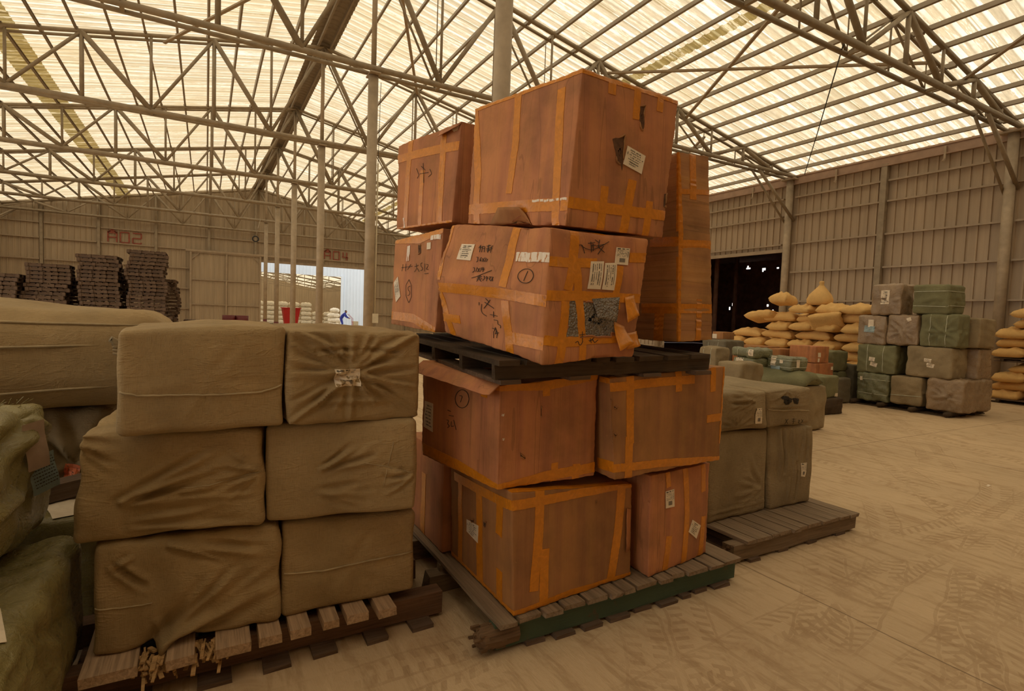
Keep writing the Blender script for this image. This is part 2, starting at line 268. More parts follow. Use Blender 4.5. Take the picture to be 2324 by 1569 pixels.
D={'B1':{'c':[[1.247,2.098,0.16],[2.03,2.175,0.16],[1.242,2.825,0.16],[2.025,2.902,0.16],[1.221,2.113,0.745],[2.02,2.188,0.67],[1.225,2.84,0.74],[2.024,2.915,0.665]],'t':[[[['L',0.909,0.826],['L',0.475,0.851],['L',0.0,0.894]],0.048],[[['L',1.0,0.0],['L',0.493,-0.007],['L',0.0,0.0]],0.0545],[[['L',0.793,0.792],['L',0.812,0.0]],0.0489],[[['L',0.463,0.842],['L',0.482,0.0]],0.0676],[[['L',0.15,0.87],['L',0.169,0.584]],0.0634],[[['L',0.174,0.289],['L',0.181,0.0]],0.0584],[[['R',0.0,0.893],['R',0.429,0.933],['R',1.0,1.0]],0.0474],[[['R',0.207,1.0],['R',0.196,0.675],['R',0.151,0.159]],0.0529],[[['R',0.238,0.497],['R',0.223,0.0]],0.0517],[[['R',0.899,1.0],['R',0.858,0.46],['R',0.798,0.0]],0.0577],[[['R',0.0,0.0],['R',0.428,0.025],['R',1.0,0.0]],0.0489]],'l':[[[0.68,0.498],[0.482,0.522],[0.492,0.362],[0.685,0.381],'L']],'h':[[[0.634,0.522],[0.556,0.544],[0.57,0.51],[0.608,0.505],'L'],[[0.408,0.595],[0.36,0.609],[0.375,0.555],[0.404,0.549],'L'],[[0.654,0.857],[0.669,0.855],[0.663,0.833],'R']],'w':[],'s':[]},'B2':{'c':[[2.094,2.11,0.16],[2.649,2.197,0.16],[2.1,2.8,0.16],[2.655,2.887,0.16],[2.083,2.121,0.722],[2.644,2.203,0.715],[2.09,2.81,0.72],[2.651,2.892,0.713]],'t':[[[['R',0.269,1.0],['R',0.293,0.843]],0.0399],[[['R',0.31,0.349],['R',0.261,0.0]],0.0494],[[['R',0.561,1.0],['R',0.609,0.514],['R',0.57,0.0]],0.0463],[[['R',0.871,1.0],['R',0.897,0.698]],0.0431],[[['R',0.915,0.429],['R',0.882,0.0]],0.0464]],'l':[[[0.236,0.811],[0.376,0.812],[0.381,0.636],[0.243,0.641],'R'],[[0.699,0.437],[0.859,0.341],[0.783,0.215],[0.633,0.322],'R']],'h':[],'w':[],'s':[]},'B3':{'c':[[1.1698,2.1558,0.75],[1.7359,2.1626,0.75],[1.061,2.8647,0.75],[1.6271,2.8714,0.75],[1.1641,2.1589,1.2326],[1.7342,2.1639,1.275],[1.0511,2.8683,1.27],[1.6212,2.8733,1.3124]],'t':[[[['L',0.649,1.0],['L',0.297,0.955],['L',0.0,1.0]],0.0467],[[['R',0.0,1.0],['R',0.441,0.954],['R',1.0,1.0]],0.0506],[[['L',1.0,0.088],['L',0.431,0.068],['L',0.0,0.0]],0.0537],[[['R',0.0,0.0],['R',0.47,0.07],['R',1.0,0.089]],0.0479],[[['L',0.156,1.0],['L',0.159,0.849]],0.0484],[[['R',0.454,1.0],['R',0.451,0.847]],0.0404],[[['R',0.554,0.189],['R',0.555,0.0]],0.0379],[[['R',0.789,0.147],['R',0.785,0.0]],0.0439]],'l':[[[0.951,0.606],[0.819,0.61],[0.811,0.31],[0.955,0.329],'L']],'h':[[[0.204,0.34],[0.222,0.311],[0.261,0.274],[0.25,0.264],[0.211,0.295],'R'],[[0.392,0.756],[0.4,0.748],[0.4,0.653],[0.392,0.661],'R']],'w':[[[['L',0.329,0.787],['L',0.332,0.758],['L',0.344,0.729],['L',0.363,0.704],['L',0.386,0.685],['L',0.413,0.673],['L',0.441,0.67],['L',0.466,0.676],['L',0.486,0.691],['L',0.5,0.713],['L',0.505,0.741],['L',0.501,0.77],['L',0.488,0.799],['L',0.469,0.825],['L',0.444,0.844],['L',0.417,0.855],['L',0.39,0.858],['L',0.366,0.851],['L',0.346,0.836],['L',0.334,0.814],['L',0.329,0.787]],0.0024],[[['L',0.448,0.788],['L',0.41,0.795],['L',0.434,0.726]],0.0024],[[['L',0.611,0.495],['L',0.58,0.499],['L',0.604,0.457],['L',0.568,0.444],['L',0.599,0.419]],0.0024],[[['L',0.549,0.497],['L',0.554,0.441],['L',0.518,0.459]],0.0024],[[['L',0.519,0.521],['L',0.487,0.429]],0.0024],[[['L',0.602,0.6],['L',0.561,0.598]],0.0024],[[['L',0.581,0.551],['L',0.52,0.56]],0.0024]],'s':[[[['R',0.026,0.723],['R',0.049,0.729]],0.003],[[['R',0.024,0.712],['R',0.046,0.718]],0.003],[[['R',0.032,0.49],['R',0.054,0.496]],0.003],[[['R',0.029,0.479],['R',0.051,0.485]],0.003]]},'B4':{'c':[[1.7822,2.0591,0.75],[2.6416,2.1353,0.75],[1.7822,2.7791,0.75],[2.6416,2.8553,0.75],[1.7447,2.0909,1.2606],[2.6435,2.1329,1.3059],[1.7822,2.7791,1.27],[2.681,2.821,1.3154]],'t':[[[['L',0.124,1.0],['L',0.0,1.0]],0.055],[[['R',0.0,0.91],['R',0.329,0.911],['R',0.699,0.9]],0.0446],[[['R',0.155,1.0],['R',0.136,0.338]],0.0502],[[['R',0.132,0.407],['R',0.108,0.0]],0.0515],[[['R',0.556,1.0],['R',0.556,0.79]],0.0466],[[['R',0.836,0.465],['R',1.0,0.464]],0.042],[[['R',0.88,1.0],['R',0.884,0.745]],0.0447],[[['R',1.0,1.0],['R',1.0,0.177]],0.0325],[[['L',0.184,0.111],['L',0.0,0.129]],0.055],[[['R',0.0,0.12],['R',0.459,0.078],['R',1.0,0.0]],0.0407]],'l':[],'h':[[[-0.003,0.795],[0.006,0.794],[-0.008,0.382],[-0.017,0.383],'R'],[[0.024,0.724],[0.052,0.709],[0.041,0.69],[0.026,0.705],'R'],[[0.011,0.459],[0.037,0.444],[0.024,0.426],'R'],[[-0.019,0.502],[-0.009,0.485],[-0.013,0.442],[-0.026,0.45],'R']],'w':[],'s':[]},'B6':{'c':[[1.2219,1.9,1.3532],[1.7685,1.95,1.3754],[1.0757,2.62,1.4535],[1.6222,2.67,1.4756],[1.2885,1.97,1.9394],[1.8701,2.0,1.9466],[1.1162,2.66,2.0151],[1.6978,2.69,2.0224]],'t':[[[['L',1.0,1.0],['L',1.02,0.722],['L',1.0,0.484]],0.068],[[['L',1.0,0.4],['L',0.88,0.0]],0.049],[[['L',0.311,1.0],['L',0.318,0.754],['L',0.33,0.512]],0.0467],[[['L',0.316,0.406],['L',0.288,0.0]],0.051],[[['L',1.0,0.417],['L',0.7,0.442],['L',0.313,0.46],['L',0.0,0.455]],0.0503],[[['L',1.0,0.143],['L',0.777,0.168]],0.0423],[[['L',0.312,0.12],['L',0.108,0.142],['L',0.0,0.146]],0.0545],[[['R',0.225,1.0],['R',0.234,0.732],['R',0.193,0.54]],0.0478],[[['R',0.175,0.459],['R',0.167,0.194],['R',0.16,0.0]],0.0468],[[['R',0.268,0.714],['R',0.318,0.462],['R',0.389,0.188],['R',0.412,0.0]],0.0424],[[['R',0.711,0.755],['R',0.7,0.542],['R',0.728,0.397]],0.0396],[[['R',0.0,0.746],['R',0.233,0.749],['R',0.468,0.763]],0.0434],[[['R',0.0,0.497],['R',0.351,0.5],['R',1.0,0.494]],0.0446],[[['R',0.0,0.175],['R',0.207,0.156],['R',0.412,0.154]],0.042],[[['R',0.431,0.156],['R',0.688,0.156],['R',1.0,0.169]],0.0333],[[['R',0.805,0.832],['R',1.0,0.841]],0.0484]],'l':[[[0.813,0.829],[0.665,0.833],[0.676,0.691],[0.823,0.69],'L'],[[0.406,0.771],[0.534,0.78],[0.525,0.557],[0.392,0.557],'R'],[[0.548,0.768],[0.67,0.778],[0.67,0.554],[0.54,0.557],'R'],[[0.65,0.904],[0.792,0.906],[0.79,0.766],[0.648,0.766],'R']],'h':[[[0.211,0.45],[0.375,0.455],[0.546,0.452],[0.661,0.443],[0.733,0.368],[0.756,0.288],[0.741,0.216],[0.685,0.177],[0.427,0.187],[0.207,0.196],'R']],'w':[[[['L',0.094,0.626],['L',0.096,0.609],['L',0.103,0.593],['L',0.115,0.579],['L',0.131,0.569],['L',0.15,0.564],['L',0.169,0.565],['L',0.187,0.57],['L',0.201,0.581],['L',0.211,0.595],['L',0.216,0.612],['L',0.214,0.63],['L',0.207,0.646],['L',0.194,0.66],['L',0.178,0.669],['L',0.159,0.674],['L',0.14,0.673],['L',0.123,0.667],['L',0.108,0.656],['L',0.099,0.642],['L',0.094,0.626]],0.0024],[[['L',0.146,0.657],['L',0.164,0.58]],0.0024],[[['L',0.604,0.83],['L',0.618,0.803]],0.0024],[[['L',0.614,0.81],['L',0.587,0.814]],0.0024],[[['L',0.604,0.821],['L',0.602,0.769]],0.0024],[[['L',0.585,0.822],['L',0.581,0.77]],0.0024],[[['L',0.584,0.819],['L',0.559,0.823],['L',0.556,0.772]],0.0024],[[['L',0.576,0.801],['L',0.564,0.804]],0.0024],[[['L',0.544,0.824],['L',0.503,0.834]],0.0024],[[['L',0.523,0.838],['L',0.527,0.815]],0.0024],[[['L',0.542,0.806],['L',0.496,0.814]],0.0024],[[['L',0.538,0.796],['L',0.501,0.801],['L',0.503,0.788],['L',0.535,0.785]],0.0024],[[['L',0.521,0.815],['L',0.52,0.771]],0.0024],[[['L',0.525,0.825],['L',0.517,0.833]],0.0024],[[['L',0.494,0.819],['L',0.483,0.832]],0.0024],[[['L',0.498,0.804],['L',0.481,0.81]],0.0024],[[['L',0.491,0.822],['L',0.489,0.771]],0.0024],[[['L',0.624,0.724],['L',0.603,0.729],['L',0.613,0.71],['L',0.599,0.7],['L',0.617,0.683]],0.0024],[[['L',0.576,0.728],['L',0.59,0.701],['L',0.579,0.689],['L',0.571,0.707],['L',0.585,0.708]],0.0024],[[['L',0.566,0.72],['L',0.541,0.693]],0.0024],[[['L',0.544,0.722],['L',0.563,0.691]],0.0024],[[['L',0.539,0.725],['L',0.522,0.723],['L',0.535,0.697],['L',0.517,0.698]],0.0024],[[['L',0.508,0.719],['L',0.514,0.699]],0.0024],[[['L',0.638,0.632],['L',0.619,0.638],['L',0.627,0.618],['L',0.613,0.61],['L',0.635,0.593]],0.0024],[[['L',0.6,0.64],['L',0.603,0.601]],0.0024],[[['L',0.59,0.633],['L',0.565,0.605]],0.0024],[[['L',0.568,0.638],['L',0.587,0.602]],0.0024],[[['L',0.553,0.644],['L',0.555,0.606]],0.0024],[[['L',0.537,0.648],['L',0.544,0.625],['L',0.52,0.63]],0.0024],[[['L',0.527,0.643],['L',0.53,0.608]],0.0024],[[['L',0.627,0.546],['L',0.58,0.565],['L',0.446,0.63]],0.0024],[[['L',0.562,0.576],['L',0.559,0.544]],0.0024],[[['L',0.547,0.581],['L',0.545,0.546]],0.0024],[[['L',0.57,0.561],['L',0.525,0.571]],0.0024],[[['L',0.572,0.543],['L',0.516,0.554]],0.0024],[[['L',0.556,0.542],['L',0.567,0.525]],0.0024],[[['L',0.54,0.544],['L',0.52,0.531]],0.0024],[[['L',0.512,0.575],['L',0.494,0.58],['L',0.502,0.564],['L',0.49,0.555],['L',0.509,0.54]],0.0024],[[['L',0.478,0.579],['L',0.483,0.561],['L',0.462,0.566]],0.0024],[[['L',0.469,0.575],['L',0.47,0.54]],0.0024],[[['L',0.457,0.575],['L',0.439,0.58],['L',0.449,0.558]],0.0024],[[['L',0.452,0.563],['L',0.433,0.545]],0.0024],[[['L',0.433,0.577],['L',0.418,0.579],['L',0.43,0.545]],0.0024],[[['L',0.428,0.565],['L',0.415,0.547]],0.0024],[[['L',0.494,0.396],['L',0.461,0.37]],0.0024],[[['L',0.506,0.363],['L',0.419,0.328]],0.0024],[[['L',0.452,0.39],['L',0.517,0.311]],0.0024],[[['L',0.536,0.343],['L',0.546,0.293],['L',0.533,0.264],['L',0.496,0.252]],0.0024],[[['L',0.561,0.354],['L',0.563,0.328]],0.0024],[[['L',0.459,0.272],['L',0.387,0.273]],0.0024],[[['L',0.424,0.303],['L',0.427,0.254]],0.0024],[[['L',0.426,0.236],['L',0.384,0.238],['L',0.393,0.206],['L',0.36,0.204],['L',0.368,0.181]],0.0024],[[['L',0.432,0.143],['L',0.42,0.176],['L',0.402,0.138]],0.0024],[[['L',0.423,0.127],['L',0.387,0.141]],0.0024],[[['L',0.452,0.163],['L',0.407,0.161],['L',0.423,0.121]],0.0024],[[['L',0.44,0.141],['L',0.442,0.086]],0.0024],[[['L',0.402,0.138],['L',0.41,0.094]],0.0024],[[['R',0.273,0.887],['R',0.297,0.896],['R',0.307,0.883],['R',0.336,0.829]],0.0024],[[['R',0.293,0.885],['R',0.345,0.865],['R',0.401,0.859],['R',0.48,0.891],['R',0.568,0.942]],0.0024],[[['R',0.358,0.909],['R',0.425,0.922]],0.0024],[[['R',0.384,0.925],['R',0.403,0.842]],0.0024],[[['R',0.396,0.894],['R',0.437,0.901]],0.0024],[[['R',0.408,0.91],['R',0.42,0.854]],0.0024],[[['R',0.427,0.943],['R',0.467,0.925]],0.0024],[[['R',0.442,0.895],['R',0.515,0.915]],0.0024],[[['R',0.473,0.948],['R',0.462,0.889],['R',0.532,0.852]],0.0024],[[['R',0.516,0.901],['R',0.469,0.833]],0.0024],[[['R',0.309,0.147],['R',0.34,0.163],['R',0.348,0.132],['R',0.368,0.122],['R',0.393,0.154]],0.0024],[[['R',0.354,0.203],['R',0.414,0.208]],0.0024],[[['R',0.383,0.229],['R',0.389,0.148]],0.0024],[[['R',0.361,0.186],['R',0.421,0.194]],0.0024],[[['R',0.459,0.159],['R',0.512,0.161]],0.0024],[[['R',0.476,0.176],['R',0.491,0.137]],0.0024],[[['R',0.47,0.148],['R',0.52,0.178]],0.0024],[[['R',0.508,0.158],['R',0.53,0.138],['R',0.567,0.159]],0.0024]],'s':[[[['L',0.268,0.754],['L',0.12,0.765],['L',-0.0,0.775]],0.043]]},'B9':{'c':[[1.3799,2.0,1.9552],[1.9651,2.0,1.9648],[1.2449,2.75,2.0459],[1.8301,2.75,2.0555],[1.4605,2.03,2.6698],[2.0546,2.03,2.6596],[1.2677,2.75,2.671],[1.8619,2.75,2.6609]],'t':[[[['L',1.0,1.0],['L',0.0,1.0]],0.0449],[[['R',0.0,1.0],['R',1.0,1.0]],0.0466],[[['L',1.0,1.0],['L',0.906,0.438],['L',0.89,0.0]],0.0564],[[['L',0.546,1.0],['L',0.524,0.62],['L',0.545,0.236]],0.0481],[[['L',0.155,0.913],['L',0.119,0.409],['L',0.089,0.0]],0.0489],[[['L',1.0,0.127],['L',0.471,0.137],['L',0.0,0.14]],0.0614],[[['R',0.0,0.151],['R',0.524,0.15],['R',1.0,0.158]],0.0511],[[['R',0.291,1.0],['R',0.296,0.893]],0.0431],[[['R',0.544,1.0],['R',0.561,0.776]],0.0385],[[['R',0.793,1.0],['R',0.796,0.875]],0.0382],[[['R',0.33,0.291],['R',0.333,0.0]],0.0422],[[['R',0.59,0.364],['R',0.569,0.0]],0.0479],[[['R',0.8,0.242],['R',0.801,0.0]],0.041],[[['L',0.546,0.116],['L',0.499,0.0]],0.038]],'l':[[[0.499,0.584],[0.7,0.545],[0.673,0.415],[0.474,0.457],'R']],'h':[[[0.343,0.604],[0.462,0.651],[0.465,0.563],[0.479,0.406],[0.453,0.449],[0.411,0.463],[0.384,0.53],'R'],[[0.551,0.862],[0.639,0.884],[0.632,0.832],[0.653,0.772],[0.648,0.706],[0.617,0.734],[0.589,0.802],'R'],[[0.962,0.311],[1.071,0.322],[1.053,0.258],[1.035,0.199],[1.009,0.226],[0.968,0.222],'R']],'w':[],'s':[[[['L',0.307,0.171],['L',0.164,0.169],['L',0.011,0.172]],0.0115]]},'B5':{'c':[[1.1225,2.87,1.4433],[1.7225,2.89,1.4433],[1.0563,3.5,1.4696],[1.6563,3.52,1.4696],[1.1544,2.87,2.029],[1.7544,2.89,2.029],[1.072,3.5,2.02],[1.672,3.52,2.02]],'t':[[[['L',1.0,1.0],['L',0.436,0.94],['L',0.0,1.0]],0.0511],[[['L',1.0,0.107],['L',0.45,0.108],['L',0.0,0.0]],0.0551]],'l':[[[0.271,0.887],[0.198,0.885],[0.191,0.818],[0.267,0.819],'L'],[[0.847,0.562],[0.769,0.336],[0.875,0.264],[0.946,0.494],'L']],'h':[[[0.466,0.885],[0.409,0.879],[0.386,0.798],[0.44,0.783],'L']],'w':[[[['L',0.78,0.66],['L',0.543,0.664]],0.0024],[[['L',0.75,0.696],['L',0.758,0.619]],0.0024],[[['L',0.681,0.7],['L',0.681,0.616]],0.0024],[[['L',0.639,0.631],['L',0.579,0.686]],0.0024],[[['L',0.493,0.656],['L',0.415,0.668]],0.0024],[[['L',0.465,0.687],['L',0.442,0.638],['L',0.485,0.6]],0.0024],[[['L',0.433,0.637],['L',0.389,0.599]],0.0024],[[['L',0.34,0.688],['L',0.37,0.686],['L',0.359,0.649],['L',0.317,0.636],['L',0.329,0.609],['L',0.372,0.611]],0.0024],[[['L',0.283,0.677],['L',0.284,0.599]],0.0024],[[['L',0.252,0.667],['L',0.222,0.665],['L',0.25,0.613],['L',0.208,0.614]],0.0024],[[['L',0.278,0.573],['L',0.203,0.576]],0.0024],[[['L',0.591,0.521],['L',0.648,0.464],['L',0.632,0.338],['L',0.563,0.265],['L',0.509,0.34],['L',0.533,0.463],['L',0.591,0.521]],0.0024],[[['L',0.554,0.451],['L',0.603,0.439],['L',0.592,0.405],['L',0.549,0.389],['L',0.552,0.356],['L',0.598,0.347]],0.0024]],'s':[[[['L',0.655,0.894],['L',0.647,0.726]],0.0384],[[['L',0.21,0.93],['L',0.027,0.924]],0.0266]]},'B8':{'c':[[1.2038,2.87,2.0665],[1.8038,2.89,2.0665],[1.0762,3.5,2.086],[1.6762,3.52,2.086],[1.244,2.87,2.635],[1.844,2.89,2.635],[1.0771,3.5,2.6264],[1.6771,3.52,2.6264]],'t':[[[['L',1.0,0.838],['L',0.455,0.804],['L',0.0,0.762]],0.052],[[['L',0.763,1.0],['L',0.815,0.0]],0.0513],[[['L',0.532,0.618],['L',0.544,0.0]],0.0413],[[['L',0.238,1.0],['L',0.197,0.0]],0.0554],[[['L',1.0,0.0],['L',0.0,0.0]],0.0289]],'l':[[[0.158,0.988],[0.023,0.966],[0.034,0.921],[0.085,0.916],[0.13,0.867],'L']],'h':[],'w':[[[['L',0.63,0.654],['L',0.584,0.57],['L',0.613,0.542]],0.0024],[[['L',0.554,0.664],['L',0.486,0.609]],0.0024],[[['L',0.524,0.691],['L',0.498,0.472]],0.0024],[[['L',0.573,0.584],['L',0.432,0.574]],0.0024],[[['L',0.411,0.603],['L',0.375,0.548],['L',0.427,0.525]],0.0024]],'s':[[[['L',0.841,0.127],['L',0.824,0.011]],0.017]]},'B7':{'c':[[2.239,2.12,1.4401],[2.5366,2.14,1.454],[2.239,2.87,1.4401],[2.5366,2.89,1.454],[2.1646,2.12,2.4517],[2.4176,2.14,2.4754],[2.1646,2.87,2.4517],[2.4176,2.89,2.4754]],'t':[[[['L',0.0,1.0],['L',0.0,0.589]],0.0278],[[['L',0.0,0.456],['L',0.0,0.0]],0.0285],[[['R',0.0,1.0],['R',0.056,0.588],['R',0.0,0.285]],0.0359],[[['R',0.0,0.28],['R',0.0,0.0]],0.0379],[[['R',0.0,0.795],['R',0.495,0.801],['R',1.0,0.807]],0.0273],[[['R',0.46,1.0],['R',0.434,0.759]],0.0584],[[['L',0.281,0.551],['L',0.0,0.536]],0.0515],[[['R',0.087,0.521],['R',1.0,0.526]],0.0476],[[['L',0.376,0.182],['L',0.0,0.183]],0.0558],[[['R',0.0,0.183],['R',1.0,0.177]],0.0507],[[['L',0.186,0.161],['L',0.206,0.0]],0.0688],[[['R',0.6,0.23],['R',0.552,0.0]],0.0454]],'l':[],'h':[],'w':[],'s':[]},'B0':{'c':[[1.2,2.86,0.16],[1.85,2.86,0.16],[1.2,3.5,0.16],[1.85,3.5,0.16],[1.2,2.87,0.74],[1.85,2.87,0.74],[1.2,3.5,0.74],[1.85,3.5,0.74]],'t':[[[['L',0.491,0.67],['L',0.494,0.0]],0.0703]],'l':[],'h':[],'w':[],'s':[]},'G1':{'c':[[-0.3813,2.5373,0.17],[0.2936,2.511,0.17],[-0.3501,3.3367,0.17],[0.3247,3.3104,0.17],[-0.3662,2.5395,0.613],[0.2847,2.512,0.6049],[-0.3351,3.3389,0.613],[0.3158,3.3114,0.6049]],'t':[],'l':[],'h':[],'w':[[[['R',-0.013,0.436],['R',0.135,0.418],['R',0.294,0.423]],0.006]],'s':[]},'G2':{'c':[[0.3025,2.5262,0.17],[0.9108,2.5086,0.17],[0.3255,3.3258,0.17],[0.9338,3.3083,0.17],[0.2971,2.5268,0.6016],[0.9049,2.5108,0.5728],[0.3201,3.3265,0.6016],[0.9279,3.3105,0.5728]],'t':[],'l':[],'h':[],'w':[[[['R',0.01,0.461],['R',0.281,0.446],['R',0.636,0.481],['R',0.997,0.49]],0.009]],'s':[]},'G3':{'c':[[-0.4371,2.5503,0.625],[0.2172,2.486,0.625],[-0.359,3.3464,0.625],[0.2954,3.2822,0.625],[-0.4195,2.5532,1.0493],[0.2094,2.4867,1.0401],[-0.3414,3.3494,1.0493],[0.2876,3.2829,1.0401]],'t':[],'l':[],'h':[],'w':[[[['R',0.538,0.442],['R',0.688,0.459],['R',0.849,0.506],['R',0.998,0.556]],0.006]],'s':[]},'G4':{'c':[[0.2243,2.5077,0.62],[0.8668,2.3871,0.62],[0.3718,3.294,0.62],[1.0144,3.1734,0.62],[0.2248,2.5076,1.0444],[0.856,2.391,1.0552],[0.3724,3.2939,1.0444],[1.0035,3.1773,1.0552]],'t':[],'l':[],'h':[],'w':[[[['R',0.64,0.575],['R',0.817,0.497],['R',0.992,0.418]],0.004],[[['R',0.836,0.771],['R',0.79,0.469],['R',0.767,0.297]],0.004]],'s':[]},'G5':{'c':[[-0.2827,2.42,1.055],[0.2896,2.42,1.055],[-0.2827,3.22,1.055],[0.2896,3.22,1.055],[-0.2857,2.42,1.4502],[0.2876,2.42,1.4725],[-0.2857,3.22,1.4502],[0.2876,3.22,1.4725]],'t':[],'l':[],'h':[],'w':[[[['R',0.007,0.417],['R',0.107,0.381],['R',0.294,0.372],['R',0.571,0.356],['R',0.845,0.359],['R',0.996,0.417]],0.008]],'s':[]},'G6':{'c':[[0.2964,2.42,1.055],[0.8773,2.42,1.055],[0.2964,3.22,1.055],[0.8773,3.22,1.055],[0.2945,2.42,1.4654],[0.8808,2.42,1.4548],[0.2945,3.22,1.4654],[0.8808,3.22,1.4548]],'t':[],'l':[[[0.326,0.585],[0.511,0.593],[0.514,0.404],[0.331,0.405],'R']],'h':[],'w':[],'s':[]},'R1':{'c':[[3.0611,2.5427,0.15],[3.7148,2.5564,0.15],[3.0466,3.2426,0.15],[3.7003,3.2562,0.15],[3.0397,2.5683,0.7846],[3.7021,2.5747,0.7668],[3.0251,3.2682,0.7846],[3.6875,3.2746,0.7668]],'t':[],'l':[],'h':[],'w':[],'s':[]},'R2':{'c':[[3.7408,2.545,0.15],[4.2247,2.5266,0.15],[3.7674,3.2445,0.15],[4.2513,3.2261,0.15],[3.7171,2.5794,0.7884],[4.2252,2.5257,0.7711],[3.7437,3.2789,0.7884],[4.2518,3.2252,0.7711]],'t':[],'l':[[[0.682,0.534],[0.842,0.529],[0.774,0.355],[0.688,0.365],'R']],'h':[],'w':[],'s':[]},'R3':{'c':[[3.0238,2.54,0.79],[3.647,2.54,0.79],[3.0238,3.44,0.79],[3.647,3.44,0.79],[3.0015,2.54,1.0676],[3.6243,2.54,1.0662],[3.0015,3.44,1.0676],[3.6243,3.44,1.0662]],'t':[],'l':[[[0.734,0.573],[0.857,0.567],[0.865,0.149],[0.742,0.159],'R'],[[1.321,0.381],[1.647,0.388],[1.484,0.206],[1.273,0.208],'T']],'h':[],'w':[],'s':[]},'R4':{'c':[[3.6465,2.53,0.79],[4.1605,2.53,0.79],[3.6465,3.43,0.79],[4.1605,3.43,0.79],[3.6202,2.53,1.0678],[4.1575,2.53,1.0762],[3.6202,3.43,1.0678],[4.1575,3.43,1.0762]],'t':[],'l':[],'h':[[[0.25,0.833],[0.361,0.842],[0.498,0.744],[0.456,0.588],[0.33,0.61],'R'],[[0.498,0.761],[0.577,0.769],[0.658,0.727],[0.627,0.582],[0.545,0.612],'R']],'w':[[[['R',0.001,0.496],['R',0.262,0.449],['R',0.625,0.425],['R',0.988,0.359]],0.009],[[['R',0.382,0.198],['R',0.443,0.063]],0.0024],[[['R',0.44,0.2],['R',0.377,0.059]],0.0024],[[['R',0.529,0.181],['R',0.596,0.181]],0.0024],[[['R',0.558,0.203],['R',0.571,0.031]],0.0024],[[['R',0.531,0.121],['R',0.605,0.12]],0.0024],[[['R',0.665,0.139],['R',0.71,0.142],['R',0.683,0.051],['R',0.729,0.054]],0.0024],[[['R',0.755,0.154],['R',0.813,0.061]],0.0024],[[['R',0.806,0.131],['R',0.76,0.05]],0.0024]],'s':[]}}
# ================================================================ SHELL
XR, XL, YB, YN, XC, ZR, SL, BAY = 17.5, -11.4, 41.09, -3.2, 3.05, 9.55, .2, 5.87
def zroof(x): return ZR - SL*abs(x-XC)
